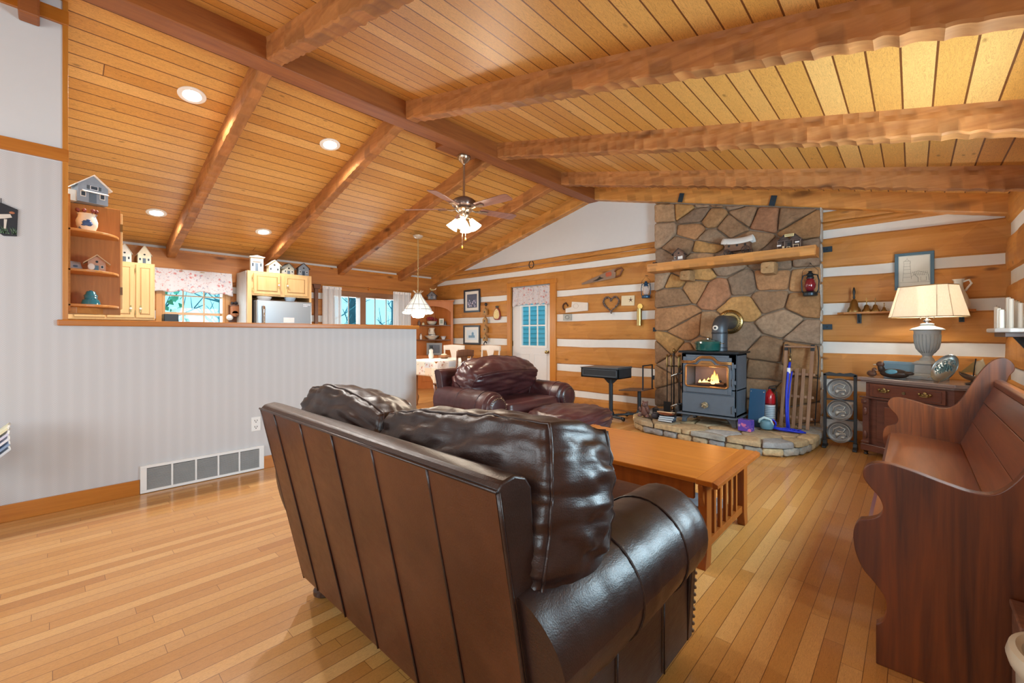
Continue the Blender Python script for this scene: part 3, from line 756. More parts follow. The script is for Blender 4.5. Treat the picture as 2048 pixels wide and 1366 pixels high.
def leather_seat(root,W,ncush,mb,mback,depth=.98,arm_r=.155,seams=None,seat_z=.47,backcush=None):
    """local: back bottom y=.17, back top y=0, faces +y"""
    hw=W/2
    # back frame : slab leaning back with rolled top rail
    b=MB()
    def by(z): return .17-(z-.08)*(.17/.79)
    prof=[]
    for z in (.08,.2,.35,.5,.65,.78,.845): prof.append((by(z),z))
    prof+=[(-.004,.862),(.012,.878),(.05,.884),(.085,.872),(.105,.845),(.11,.80),(.15,.5),(.27,.3),(.30,.08)]
    ns=24
    for i in range(ns):
        x0=-hw+W*i/ns;x1=-hw+W*(i+1)/ns
        vs=[(x0*(1-.045*(1-p[1]/.87)),p[0],p[1]) for p in prof]+[(x1*(1-.045*(1-p[1]/.87)),p[0],p[1]) for p in prof]; n=len(prof)
        fs=[(j,j+1,n+j+1,n+j) for j in range(n-1)]
        if i==0: fs.append(tuple(range(n)))
        if i==ns-1: fs.append(tuple(range(n,2*n)))
        b.add(vs,fs)
    bf=b.build('back_frame',mb,root,smooth=35,bevel=.006)
    # outside back panel with seams
    p=MB()
    def bw(u,v):
        z=.09+(.86-.09)*v; x=(-hw+.004+(W-.008)*u)*(1-.045*(1-z/.87)); 
        return (x,by(z)-.006-.003*noise.noise((x*3,z*2,1)),z)
    p.grid(bw,60,20); pb=p.build('outside_back_panel',mback,root,smooth=True)
    s=MB()
    for sx in (seams or []):
        s.tube([(sx*(1-.045*(1-z/.87)),by(z)-.008,z) for z in [.09+.77*k/14 for k in range(15)]],.0035,6)
    s.tube([(x*(1-.0),by(.862)-.007,.862) for x in (-hw,0,hw)],.0045,6)
    for sg in (-1,1): s.tube([(sg*hw*(1-.045*(1-z/.87)),by(z)-.003,z) for z in [.08+.78*k/10 for k in range(11)]],.005,6)
    s.build('seam_piping',mb,root,smooth=True)
    # base + deck
    MB().box(-hw+.05,hw-.05,.16,depth-.04,.10,.30).build('base_rail',mb,root,bevel=.02,seg=3)
    # arms
    for sg in (-1,1):
        ax=sg*(hw-.06); a=MB(); y0,y1=.085,depth
        zc=.47; R0=arm_r
        def arm(u,v,ax=ax,sg=sg):
            t=u*2*PI; y=y0+(y1-y0)*v; yb=by(zc+math.sin(t)*R0)+.012; y=yb+(y1-yb)*v
            rr=R0*(1+.03*math.sin(v*PI))
            e=1-(.35*max(0,(v-.5-.46)/.04) if v>.5 else 0)
            fold=.004*noise.noise((math.cos(t)*2,y*26,math.sin(t)*2+sg*3))
            zz=math.sin(t)*rr*e; xx=math.cos(t)*rr*e
            return (ax+xx*(1+fold/rr),y,zc+zz*(1+fold/rr))
        a.grid(arm,33,40)
        a.add([arm(i/32,0) for i in range(32)],[tuple(range(32))]); a.add([arm(i/32,1) for i in range(32)],[tuple(range(32))])
        a.box(ax-R0*.55 if sg>0 else ax-R0*.5,ax+R0*.5 if sg>0 else ax+R0*.55,.20,depth-.03,.07,zc-.05)
        ob=a.build('arm',mb,root,smooth=40,bevel=.008)
        for yy in (.44,.74):
            pp=MB()
            pp.tube([(ax+math.cos(t)*(R0*1.03),yy,zc+math.sin(t)*(R0*1.03)) for t in [2*PI*k/36 for k in range(36)]],.0035,6,closed=True)
            pp.tube([(ax+sg*R0*.53,yy,z) for z in (.08,.33)],.003,6)
            pp.build('arm_piping',mb,ob,smooth=True)
        f=MB(); f.lathe([(0,.035),(R0*.5,.03),(R0*.72,.02),(R0*.84,0),(R0*.86,-.02)],(ax,depth,zc),axis='y',n=28)
        f.prism([(ax-R0*.62,zc-.06),(ax+R0*.62,zc-.06),(ax+R0*.5,.07),(ax-R0*.5,.07)],'xz',depth-.03,depth+.014)
        fp=f.build('arm_front_panel',mb,ob,smooth=40,bevel=.006)
        nl=MB()
        for k in range(26):
            t=-PI*.35+ (2*PI-PI*.3)*k/25; nl.ell((ax+math.cos(t+PI/2+PI*.35)*R0*.62 if False else ax+math.cos(t)*R0*.66,depth+.026,zc+math.sin(t)*R0*.66),.0075,6,4)
        for k in range(12):
            z=.09+k*.027
            for q in (-1,1): nl.ell((ax+q*R0*(.5+.1*(k/12)),depth+.016,z),.0075,6,4)
        nl.build('nailhead_trim',M['brass_dark'],fp)
        # side wing of the back over the arm
    # seat cushions
    iw=2*(hw-.06-arm_r)+.03; 
    for k in range(ncush):
        cw=iw/ncush; cx=-iw/2+cw*(k+.5)
        c=cushion(cw,depth-.28,.20,.3,14,.006,k+3); 
        o=c.build('seat_cushion',mb,root,smooth=True,loc=(cx,.28+(depth-.28)/2+.02,.40))
    for sx in (-1,1):
        for yy in (.23,depth-.09):
            f=MB(); f.lathe([(.03,0),(.045,.012),(.045,.03),(.03,.045),(.05,.065),(.05,.10)],(sx*(hw-.09),yy,0),n=16); f.build('bun_foot',M['footwood'],root,smooth=40)
M['brass_dark']=plain('#8C7C6C',.35,.9,var=.1)
M['footwood']=plain('#3A2418',.35,var=.2)
sofa=thing('loveseat','dark brown leather loveseat seen from behind, back panelled with vertical seams','sofa',(-1.325,.615,0))
leather_seat(sofa,1.43,2,M['leather'],M['leatherb'],seams=[-.545,-.285,-.033,.22,.48])
def bcush(root,mat,cx,w,h,tilt,y,z,seed,d=.30,rz=0,freq=1.0,wr=.016,puff=.42,droop=.02):
    c=cushion(w,d,h,puff,32,wr,seed,droop=droop,freq=freq)
    o=c.build('back_cushion',mat,root,smooth=True,loc=(cx,y,z)); o.rotation_euler=(tilt,0,rz)
    s=MB()
    for yy in (-.88,.88): s.tube(edgepath(c,yy),.0048,6,closed=True)
    s.build('cushion_piping',mat,o,smooth=True)
    return o
o_=bcush(sofa,M['leather'],.35,.80,.46,-.22,.285,.705,1,d=.34,rz=0,droop=.0,puff=.34,wr=.014,freq=1.5); o_.rotation_euler[1]=-.09
o_=bcush(sofa,M['leather'],-.39,.72,.45,-.26,.26,.72,5,d=.28,rz=0,puff=.40,wr=.014,freq=1.5); o_.rotation_euler[1]=.07
arm=thing('armchair','wide burgundy leather armchair with rolled nailhead arms, facing the hearth','armchair',(-3.75,3.44,0),-PI/2)
leather_seat(arm,1.26,1,M['leatherr'],M['leatherr'],depth=.88,seams=[-.4,-.13,.13,.4])
for o_ in arm.children:
    if o_.name.startswith(('back_frame','outside','seam')): o_.scale.z=.91
o=bcush(arm,M['leatherr'],.0,1.10,.48,-.50,.31,.665,11,d=.38,freq=.9,wr=.020,puff=.48)
# ottoman
ott=thing('ottoman','puffy burgundy leather ottoman in front of the armchair','ottoman',(-2.42,3.42,0))
c=cushion(.62,.74,.24,.5,20,.016,21,freq=1.6); c.build('top_cushion',M['leatherr'],ott,smooth=True,loc=(0,0,.36))
MB().box(-.27,.27,-.33,.33,.09,.28).build('base',M['leatherr'],ott,bevel=.03,seg=3)
for sx in (-1,1):
    for sy in (-1,1):
        f=MB(); f.lathe([(.028,0),(.04,.012),(.04,.03),(.028,.045),(.045,.065),(.045,.10)],(sx*.22,sy*.28,0),n=14); f.build('bun_foot',M['footwood'],ott,smooth=40)
# ================================================================ COFFEE TABLE
ct=thing('coffee_table','long mission-style oak coffee table with slatted end between sofa and hearth','coffee table',(-1.29,2.60,0))
# top z .455 : x -1.9..-.70 ; y 2.20..2.98
a=MB(); a.box(-.53,.49,-.375,.375,.425,.450); a.build('tabletop',M['oakc'],ct,bevel=.004)
oy_=wood('coffee_oak_y','#A0520F','#C07228','y',1.4,.28,coat=.25)
for x0,x1 in ((-.60,-.53),(.49,.575)): MB().box(x0,x1,-.39,.39,.425,.452).build('breadboard_end',oy_,ct,bevel=.004)
for s in (-1,1):
    e=MB(); e.prism([(s*.575,.455),(s*.60,.444),(s*.60,.425),(s*.575,.418)],'xz',-.395,.395); e.build('chamfered_edge',M['oakcz'],ct,bevel=.002)
for y0 in (-.355,.33): MB().box(-.50,.47,y0,y0+.025,.335,.425).build('apron',M['oakcz'],ct,bevel=.003)
for s in (-1,1):
    for t in (-1,1):
        x=s*.515; y=t*.325
        l=MB(); l.prism([(y-.035,.425),(y+.035,.425),(y+.035,.08),(y+.035+t*.012,0),(y-.035+t*.02,0),(y-.035,.08)],'yz',x-.022,x+.022)
        l.prism([(y+t*.035,.425),(y+t*.068,.425),(y+t*.06,.36),(y+t*.035,.31)],'yz',x-.012,x+.012)
        l.build('leg',M['oakcz'],ct,bevel=.003)
    r=MB(); r.box(s*.515-.012,s*.515+.012,-.30,.30,.085,.125); r.box(s*.515-.012,s*.515+.012,-.30,.30,.37,.425); r.build('end_rail',M['oakcz'],ct,bevel=.002)
    for k in range(5):
        yy=-.19+.095*k; MB().box(s*.515-.008,s*.515+.008,yy-.014,yy+.014,.125,.37).build('slat',M['oakcz'],ct)
MB().box(-.50,.50,-.30,.30,.095,.112).build('lower_shelf',M['oakcz'],ct)
for i,(x,y,w,d,h,c) in enumerate([(.34,.14,.2,.22,.05,'#8C9098'),(.30,-.12,.2,.22,.035,'#3E4A5A')]):
    o=MB().box(0,w,0,d,0,h).build('book',plain(c,.6),bevel=.003); o.location=(-1.29+x-.1,2.60+y-.13,.112)
    tag(o,['grey book lying on the coffee table lower shelf','navy book lying on the coffee table lower shelf'][i],'book')
# ================================================================ PEW
def curve_pts(ctrl,n=6):
    """closed catmull-rom through smooth points; points with third value 1 are corners"""
    out=[];k=len(ctrl)
    for i in range(k):
        p0,p1,p2,p3=ctrl[i-1],ctrl[i],ctrl[(i+1)%k],ctrl[(i+2)%k]
        if len(p1)>2: p0=p1
        if len(p2)>2: p3=p2
        straight=len(p1)>2 and len(p2)>2
        for j in range(1 if straight else n):
            t=j/n
            f=lambda a:.5*((2*p1[a])+(-p0[a]+p2[a])*t+(2*p0[a]-5*p1[a]+4*p2[a]-p3[a])*t*t+(-p0[a]+3*p1[a]-3*p2[a]+p3[a])*t**3)
            out.append((f(0),f(1)))
    return out
PEW=[(-.096,.0,1),(-.096,.14,1),(-.078,.160),(-.068,.20),(-.072,.245),(-.102,.290),(-.132,.325),(-.152,.375),(-.160,.43),(-.155,.475),(-.140,.503,1),(-.106,.516),(-.084,.535),(-.077,.565),(-.088,.598),(-.112,.628),(-.131,.660),(-.128,.692),(-.105,.715),(-.065,.721),(.0,.708),(.08,.684),(.145,.670),(.195,.682),(.24,.74),(.285,.84),(.335,.945),(.385,1.010),(.433,1.026),(.470,.99),(.474,.95),(.45,.905),(.44,.85,1),(.42,.40,1),(.45,.0,1)]
pew=thing('church_pew','dark oak church pew with scroll-shaped ends along the right wall','pew',(0,0,0))
pp=curve_pts(PEW)
for y0,y1 in ((2.015,2.055),(4.17,4.21)):
    m=MB(); m.prism(pp,'xz',y0,y1); m.build('scroll_end',M['pew'],pew,bevel=.005,seg=3)
# seat : slab with rolled front edge
m=MB(); prof=[(-.12,.43),(-.13,.445),(-.115,.462),(-.05,.468),(.1,.455),(.25,.44),(.27,.44),(.27,.418),(-.08,.425)]
m.prism(prof,'xz',2.055,4.17); m.build('seat',M['pewy'],pew,smooth=35)
# back boards
bz=[(.235,.445),(.29,.60),(.34,.73),(.385,.84),(.395,.875)]
for i in range(3):
    a,b=bz[i],bz[i+1]
    m=MB(); m.prism([(a[0],a[1]+.002),(b[0],b[1]-.002),(b[0]+.022,b[1]-.006),(a[0]+.022,a[1]-.004)],'xz',2.055,4.17); m.build('back_board',M['pewy'],pew,bevel=.002)
m=MB(); m.prism([(.388,.838),(.386,.872),(.40,.885),(.425,.885),(.435,.87),(.42,.83)],'xz',2.055,4.17); m.build('top_rail',M['pewy'],pew,bevel=.004)
# ================================================================ WOOD STOVE
st=thing('wood_stove','grey cast-iron wood stove with a copper-framed glass door and a fire burning','stove',(-1.71,5.12,.145))
hx=.30; S=M['stove']
b=MB(); T=.02  # hollow firebox
b.box(-hx,-hx+T,0,.40,.11,.81); b.box(hx-T,hx,0,.40,.11,.81); b.box(-hx,hx,.38,.40,.11,.81); b.box(-hx,hx,0,.40,.79,.81); b.box(-hx,hx,0,.40,.11,.14); b.box(-hx,hx,0,.40,.40,.42)
b.box(-hx,hx,0,.02,.11,.435); b.box(-hx,-.245,0,.02,.43,.81); b.box(.22,hx,0,.02,.43,.81); b.box(-hx,hx,0,.02,.685,.81)
b.build('body',S,st,bevel=.004)
MB().box(-.33,.33,-.03,.43,.815,.838).build('top_plate',plain('#1D2024',.4,.4),st,bevel=.004)
m=MB(); m.box(-hx-.035,hx+.02,-.06,.40,.098,.112); m.build('ash_lip',S,st,bevel=.003)
for sx in (-1,1):
    for yy in (.02,.36):
        l=MB(); l.prism([(sx*.29,.10),(sx*.16,.10),(sx*.20,.08),(sx*.245,.04),(sx*.255,0),(sx*.30,0)],'xz',yy-.02,yy+.02); l.build('leg',S,st,bevel=.003)
dr=MB(); dr.box(-.285,.285,-.02,0,.125,.34); o=dr.build('ash_door',S,st,bevel=.003)
k=MB(); 
for i in range(6):
    a=i*PI/3+PI/6; k.cyl((-.02,-.045,.225),(-.02+.038*math.cos(a),-.048,.225+.038*math.sin(a)),.008,.006,8)
k.lathe([(.02,0),(.022,-.02),(.012,-.03),(0,-.032)],(-.02,-.025,.225),axis='y',n=14); k.lathe([(.036,-.012),(.036,-.02),(.02,-.022)],(-.02,-.02,.225),axis='y',n=18); k.build('draft_knob',plain('#A59A80',.35,.8),o,smooth=40)
# fire door with glass opening
fd=MB()
fd.box(-.275,-.235,-.022,-.001,.36,.77); fd.box(.215,.255,-.022,-.001,.36,.77); fd.box(-.235,.215,-.022,-.001,.36,.435); fd.box(-.235,.215,-.022,-.001,.685,.77)
fdo=fd.build('fire_door',S,st,bevel=.003)
def rr(x0,x1,z0,z1,r,n=5):
    p=[]
    for cx,cz,a in ((x1-r,z1-r,0),(x0+r,z1-r,90),(x0+r,z0+r,180),(x1-r,z0+r,270)):
        for i in range(n+1): t=math.radians(a+90*i/n); p.append((cx+r*math.cos(t),cz+r*math.sin(t)))
    return p
f=MB(); path=rr(-.242,.222,.43,.672,.03)
f.tube([(p[0],-.028,p[1]) for p in path],.011,8,closed=True); 
cr=[(-.15,.672),(-.11,.68),(-.08,.715),(-.06,.728),(.04,.728),(.06,.715),(.09,.68),(.13,.672)]
f.prism(cr,'xz',-.036,-.02); f.build('glass_surround',M['copper'],fdo,smooth=40,bevel=.002)
hm=MB(); 
def arch(o): return [(-.285,.735+o),(-.17,.735+o),(-.13,.745+o),(-.09,.785+o),(-.06,.797+o),(.04,.797+o),(.07,.785+o),(.11,.745+o),(.15,.735+o),(.265,.735+o)]
ac=arch(-.02); hm.tube([(p[0],-.03,p[1]) for p in ac],.011,8); hm.tube([(p[0],-.03,p[1]-.016) for p in ac],.007,8); hm.build('arched_trim',M['copper'],fdo,smooth=True)
MB().box(-.238,.218,-.012,-.008,.436,.684).build('glass',M['glass'],fdo)
# raised lettering plate (unreadable relief strokes)
lt=MB()
for i in range(9): x=-.065+i*.012; lt.box(x,x+.0085,-.0385,-.0355,.690,.704)
lt.build('name_plate_relief',plain('#8A6440',.4,.7),fdo)
for z in (.57,.21):
    h=MB(); h.tube([(-.29,-.02,z),(-.30,-.045,z),(-.33,-.055,z-.008)],.009,8); h.build('latch',M['black'],st,smooth=True)
    c=[]; 
    for i in range(60): t=i/59; a=t*16*PI; c.append((-.33-.07*t,-.055+.014*math.cos(a),z-.008-.03*t+.014*math.sin(a)))
    h=MB(); h.tube(c,.0032,5); h.build('spring_handle',M['chrome'],st,smooth=True)
for z in (.68,.5,.2):
    MB().cyl((.27,-.03,z-.04),(.27,-.03,z+.04),.009,n=10).box(.25,.30,-.025,-.005,z-.02,z+.02).build('hinge',S,st)
# fire bricks, logs, flames
MB().box(-.27,.27,.36,.379,.42,.79).build('fire_brick',plain('#8A8490',.9,var=.35,nscale=9),st)
lg=MB()
for (p,q,r) in (((-.16,.1,.44),(.12,.16,.455),.022),((-.08,.2,.445),(.16,.08,.46),.02),((-.14,.2,.47),(.03,.1,.50),.016),((-.02,.22,.47),(.1,.12,.49),.016)): lg.tube([p,q],r,8)
lg.build('burning_logs',plain('#33201A',.9,var=.4),st)
def flamemat():
    g=NG('flame'); sp=g.n('ShaderNodeSeparateXYZ'); g.co=g.n('ShaderNodeTexCoord'); g.l(g.co.outputs['Object'],sp.inputs[0])
    f=g.math('MULTIPLY',g.math('SUBTRACT',sp.outputs[2],.44),6.0)
    c=g.ramp(f,[(0,(1,.62,.22)),(.5,(1,.42,.08)),(1,(.9,.16,.02))]); g.col((0,0,0)); g.l(c,g.b.inputs['Emission Color']); g.b.inputs['Emission Strength'].default_value=2.6; return g.mat
fl=MB()
for (x,y,h,w_) in ((.03,.13,.16,.028),(.0,.15,.11,.03),(.055,.14,.12,.022),(-.04,.14,.07,.03),(-.09,.15,.05,.03),(-.13,.12,.045,.02),(.02,.1,.08,.03),(.07,.12,.06,.02)):
    fl.lathe([(w_*.5,0),(w_,h*.2),(w_*.8,h*.45),(w_*.4,h*.75),(0,h)],(x,y,.455),n=9,sy=.5)
fl.build('flames',flamemat(),st,smooth=True)
pf=point('fire_glow',(-1.70,5.22,.72),2.2,(1,.45,.15),.04)
# stove pipe: vertical then elbow into the wall, brass collar
sp=thing('stove_pipe','grey stovepipe with an elbow entering a pierced brass wall collar','stovepipe',(-1.68,5.43,.983))
pts=[(0,0,0),(0,0,.24)]+[(0,.10*(1-math.cos(a)),.24+.10*math.sin(a)) for a in [PI/2*k/8 for k in range(1,9)]]+[(0,.39,.34)]
m=MB(); m.tube(pts,.085,28); m.build('pipe',plain('#50555C',.45,.5),sp,smooth=40)
m=MB(); m.lathe([(.088,.20),(.09,.205),(.09,.215),(.088,.22)],n=28); m.lathe([(.087,.03),(.089,.034),(.087,.038)],n=28); m.build('seam_ring',plain('#3A3E44',.45,.6),sp,smooth=40)
m=MB(); m.ell((-.02,-.09,.27),(.032,.008,.03),16,6); mo=m.build('thermometer',plain('#D8D2C8',.4),sp,smooth=True); MB().ell((-.02,-.099,.27),(.014,.004,.013),10,5).build('thermometer_dial',M['iron'],mo)
m=MB(); c0=(0,.405,.35)
m.lathe([(.085,-.02),(.10,-.022),(.145,-.014),(.152,-.006),(.152,.0),(.14,.004)],c0,axis='y',n=48)
mo=m.build('brass_collar',M['brass'],sp,smooth=50)
m=MB()
for i in range(36):
    a=2*PI*i/36; m.ell((math.cos(a)*.115,.385,.35+math.sin(a)*.115),(.006,.004,.012),6,4,rot=(0,-a+PI/2,0))
for i in range(24):
    a=2*PI*i/24; m.ell((math.cos(a)*.138,.391,.35+math.sin(a)*.138),.004,6,4)
m.build('pierced_openings',plain('#4A3818',.6),mo)
# green enamel pot
pt=thing('dutch_oven','round dark green enamelled pot with lid on the stove top','pot',(-1.735,5.19,.984))
m=MB(); m.lathe([(.115,0),(.13,.01),(.137,.08),(.142,.088),(.14,.095)],n=32); m.build('pot_body',plain('#174E48',.2,0,var=.08,coat=.5),pt,smooth=40)
m=MB(); m.lathe([(.142,.095),(.138,.108),(.10,.125),(.04,.134),(0,.135)],n=32); lo=m.build('lid',plain('#174E48',.2,0,var=.08,coat=.5),pt,smooth=40)
MB().lathe([(.012,.134),(.012,.145),(.024,.15),(.018,.16),(0,.162)],n=14).build('lid_knob',M['chrome'],lo,smooth=40)
for s in (-1,1): 
    m=MB(); m.tube([(s*.135,-.03,.085),(s*.165,-.02,.088),(s*.168,.02,.088),(s*.135,.03,.085)],.006,8); m.build('side_handle',M['chrome'],pt,smooth=True)
# ================================================================ hearth things
H=.148
t=thing('bear_figurine','small brown seated bear figurine at the left end of the hearth','figurine',(-2.44,5.06,H))
m=MB(); m.ell((0,0,.075),(.055,.05,.08)); m.ell((0,-.01,.155),(.038,.04,.036)); m.ell((0,-.05,.148),(.018,.022,.015),10,6)
for s in (-1,1): m.ell((s*.028,0,.188),(.013,.008,.013),8,6); m.ell((s*.05,-.045,.02),(.024,.045,.02),10,6); m.ell((s*.05,-.035,.09),(.016,.02,.045),8,6,rot=(.5,0,0))
m.build('body',plain('#6E4A40',.6,var=.3,nscale=60),t,smooth=True)
m=MB(); 
for s in (-1,1): m.ell((s*.016,-.046,.165),.005,6,5)
m.ell((0,-.073,.152),.006,6,5); m.build('eyes_and_nose',M['black'],t)
t=thing('cast_iron_kettle','dark iron kettle with raised lid beside the bear figurine','kettle',(-2.30,5.06,H))
m=MB(); m.lathe([(.035,0),(.05,.01),(.055,.035),(.045,.06),(.03,.066)],n=18); m.build('body',plain('#4A4850',.5,.4),t,smooth=40)
m=MB(); m.tube([(-.04,0,.055),(-.035,0,.12),(0,0,.14),(.035,0,.12),(.04,0,.055)],.005,6); m.build('handle',M['black'],t,smooth=True); MB().box(-.045,.035,-.003,.003,.075,.115).build('lid',M['black'],t)
names=['bottom of the stack','second from the bottom','top of the stack']
for i in range(3):
    o=MB().box(-.085,.085,-.06,.06,0,.022).build('book',plain(['#3A3B44','#54606C','#2A2B30'][i],.6),bevel=.002); o.location=(-2.13+.006*i,4.98,H+.0235*i); o.rotation_euler=(0,0,.1*i-.05)
    tag(o,'dark magazine on the hearth left of the stove, '+names[i],'book'); MB().box(-.082,.0855,-.0605,-.055,.003,.019).build('page_edges',plain('#C8CCD0',.8),o)
t=thing('carved_tray','reddish carved wooden bowl lying on the magazines left of the stove','bowl',(-2.12,4.98,H+.072))
m=MB(); m.lathe([(.0,.0),(.05,.0),(.1,.016),(.104,.02),(.095,.02),(.045,.006),(0,.006)],n=28); m.build('bowl',plain('#8C4A28',.5,var=.25),t,smooth=40)
t=thing('hatchet','small hatchet with a pale wooden handle lying in the carved bowl','hatchet',(-2.10,4.96,H+.098))
m=MB(); m.tube([(-.14,.0,.004),(-.03,.01,.006),(.07,.0,.01)],[.009,.007,.009],8); m.build('handle',plain('#D8B088',.5,var=.2),t,smooth=True); MB().prism([(.05,-.03),(.09,-.04),(.095,.03),(.06,.02)],'xy',.0,.014).build('axe_head',M['chrome'],t)
# fireplace tools stand
t=thing('fireplace_tool_set','brass-handled fireplace tool stand left of the stove','fireplace tools',(-2.24,5.45,H))
m=MB(); m.lathe([(.09,0),(.09,.012),(.02,.02),(.012,.03)],n=20); m.cyl((0,0,.02),(0,0,.80),.009); m.cyl((-.09,0,.62),(.09,0,.62),.006); m.cyl((0,-.09,.62),(0,.09,.62),.006); m.build('stand',M['black'],t,smooth=40)
m=MB(); m.ell((0,0,.82),(.02,.02,.028),12,8); m.build('brass_finial',M['brass'],t,smooth=True)
for i,(dx,dy) in enumerate(((-.075,-.03),(.0,-.075),(.075,-.03),(.06,.05))):
    tl=MB(); tl.cyl((dx,dy,.14),(dx,dy,.62),.006); 
    if i==0: tl.box(dx-.045,dx+.045,dy-.006,dy+.006,.03,.16)
    elif i==1: tl.tube([(dx,dy,.2),(dx,dy,.06),(dx+.03,dy,.09)],.006,6)
    elif i==2: tl.lathe([(.012,.17),(.045,.12),(.05,.03),(.0,.03)],(dx,dy,0),n=12)
    else: tl.tube([(dx,dy,.2),(dx-.02,dy,.1),(dx,dy,.04)],.006,6)
    to=tl.build(['shovel','poker','brush','tongs'][i],M['black'],t,smooth=40)
    hd=MB(); hd.lathe([(.008,.60),(.014,.63),(.009,.66),(.013,.72),(.008,.735),(.015,.755),(0,.775)],(dx,dy,0),n=10); hd.build('brass_handle',M['brass'],to,smooth=40)
# purple tissue box
t=thing('matchbox_tin','small purple patterned box on the hearth right of the stove leg','box',(-1.30,5.06,H),-.15)
MB().box(-.065,.065,-.045,.045,0,.12).build('box_body',floral('swirl_box','#5A3C9C',[('#E07890',11,.2),('#F0C8B0',17,.14),('#2C2A8A',15,.2)]),t,bevel=.003)
MB().box(-.03,.03,-.02,.02,.118,.121).build('opening',plain('#2A1C4A',.8),t)
# leaning slate-blue board
t=thing('leaning_board','dark blue flat panel leaning against the chimney beside the stove','panel',(-1.29,5.35,H),0,rot=(-.18,0,-.1))
MB().box(-.07,.09,-.008,.008,0,.42).build('panel',plain('#1C4C6E',.4,var=.1),t,bevel=.003)
m=MB(); 
for z in (.03,.39): 
    for x in (-.055,.075): m.cyl((x,-.009,z),(x,-.007,z),.006,n=10)
m.build('rivets',M['chrome'],t)
# fire extinguisher
t=thing('fire_extinguisher','red fire extinguisher standing on the hearth between panel and sled','fire extinguisher',(-1.20,5.62,H))
m=MB(); m.lathe([(.055,0),(.06,.008),(.06,.30),(.052,.34),(.03,.37),(.015,.385),(.015,.40)],n=24); m.build('cylinder',plain('#B01420',.28,0,var=.05,coat=.5),t,smooth=40)
m=MB(); m.lathe([(.0605,.06),(.0607,.065),(.0607,.22),(.0605,.225)],n=24); lo=m.build('label_sheet',plain('#C9D3DA',.5,var=.05),t,smooth=True)
m=MB()
for i in range(7): m.lathe([(.0612,.195-i*.02),(.0612,.200-i*.02)],n=24)
m.build('printed_lines',plain('#5A6A80',.6),lo)
MB().lathe([(.0608,.232),(.0612,.236),(.0608,.24)],n=24).build('black_band',M['black'],t)
m=MB(); m.box(-.012,.07,-.01,.01,.405,.418); m.tube([(-.01,0,.40),(0,0,.43),(.07,0,.445)],.006,6); m.build('lever',M['black'],t); m=MB(); m.tube([(.02,0,.40),(.07,.0,.37),(.075,0,.2),(.07,0,.06)],.008,8); m.build('hose',M['black'],t,smooth=True)
# small grey-blue spouted jug in front of the extinguisher
t=thing('ash_bucket','squat grey-blue tilted canister with a pale curved handle on the hearth','canister',(-1.15,5.27,H))
m=MB(); m.lathe([(.02,0),(.055,.012),(.068,.05),(.055,.09),(.03,.105),(0,.108)],n=20); m.build('body',plain('#5F8796',.45,var=.12),t,smooth=40)
m=MB(); m.tube([(-.07,-.02,.07),(-.062,-.02,.105),(-.02,-.02,.13),(.04,-.02,.115),(.066,-.02,.06)],[.012,.014,.016,.012,.008],8); m.build('handle',plain('#B7D2D8',.4),t,smooth=True)
# green pot half hidden behind the stove
t=thing('enamel_pail','pale green-blue pail standing behind the right side of the stove','pail',(-1.34,5.70,H))
m=MB(); m.lathe([(.06,0),(.075,.15),(.078,.155),(.07,.15),(.056,.01),(0,.008)],n=20); m.build('pail',plain('#6F9EA6',.4,var=.1),t,smooth=40); m=MB(); m.tube([(-.075,0,.15),(-.06,0,.22),(0,0,.25),(.06,0,.22),(.075,0,.15)],.004,6); m.build('bail',M['chrome'],t,smooth=True)
# wooden sled leaning on chimney
t=thing('wooden_sled','old wooden snow sled with steel runners leaning against the chimney','sled',(-.95,5.56,H),0,rot=(-.20,0,-.12))
for i,x in enumerate((-.13,-.07,-.01,.055,.125)):
    hgt=.92 if i in (0,4) else .66
    MB().box(x-.016,x+.016,-.008,.008,0.0,hgt).build('slat',wood('sled_wood%d'%i,'#7A5640','#A88468','z',1.5,.6) if i==0 else bpy.data.materials['sled_wood0'],t,bevel=.002)
for z in (.12,.35,.60): MB().box(-.14,.16,.008,.028,z-.014,z+.014).build('cross_bar',bpy.data.materials['sled_wood0'],t,bevel=.002)
m=MB(); m.box(-.15,.15,-.012,.012,.895,.915); m.build('steering_bar',bpy.data.materials['sled_wood0'],t,bevel=.003)
for x in (-.10,.17):
    m=MB(); m.tube([(x,.075,.06),(x,.075,.55),(x,.07,.75),(x,.045,.86),(x-.0,.0,.92)],.006,6); m.tube([(x,.02,.12),(x,.075,.12)],.006,6); m.tube([(x,.02,.60),(x,.075,.60)],.006,6); m.build('runner',M['iron'],t,smooth=True)
m=MB(); 
for x in (-.13,.125): m.box(x-.018,x+.018,-.011,.011,.86,.93)
m.build('steel_cap',M['iron'],t,bevel=.002)
# blue rope / leash hanging on the sled
t=thing('blue_rope','bright blue rope leash hanging from the sled and coiled on the hearth','rope',(-.99,5.50,H))
m=MB()
m.tube([(.0,.06,.72),(-.01,.02,.6),(-.015,-.03,.4),(-.008,-.07,.2),(.01,-.12,.02)],.013,8)
m.tube([(.02,.06,.62),(.01,.02,.5),(.0,-.03,.3),(.01,-.08,.15),(.03,-.14,.02)],.008,8)
c=[]
for i in range(70): a=i*.36; r=.07+.06*math.sin(i*.31); c.append((.03+math.cos(a)*r*1.3,-.17+math.sin(a)*r*.55,.012+.01*(i/70)+.006*math.sin(i)))
m.tube(c,.009,7)
m.tube([(-.14+.045*math.cos(a),-.13,.055+.042*math.sin(a)) for a in [2*PI*k/16 for k in range(16)]],.009,7,closed=True)
m.tube([(.05,-.2,.012),(.12,-.22,.012),(.18,-.19,.012),(.10,-.16,.012)],.009,7)
m.build('rope',plain('#1C34C8',.55,var=.2,nscale=60),t,smooth=True)
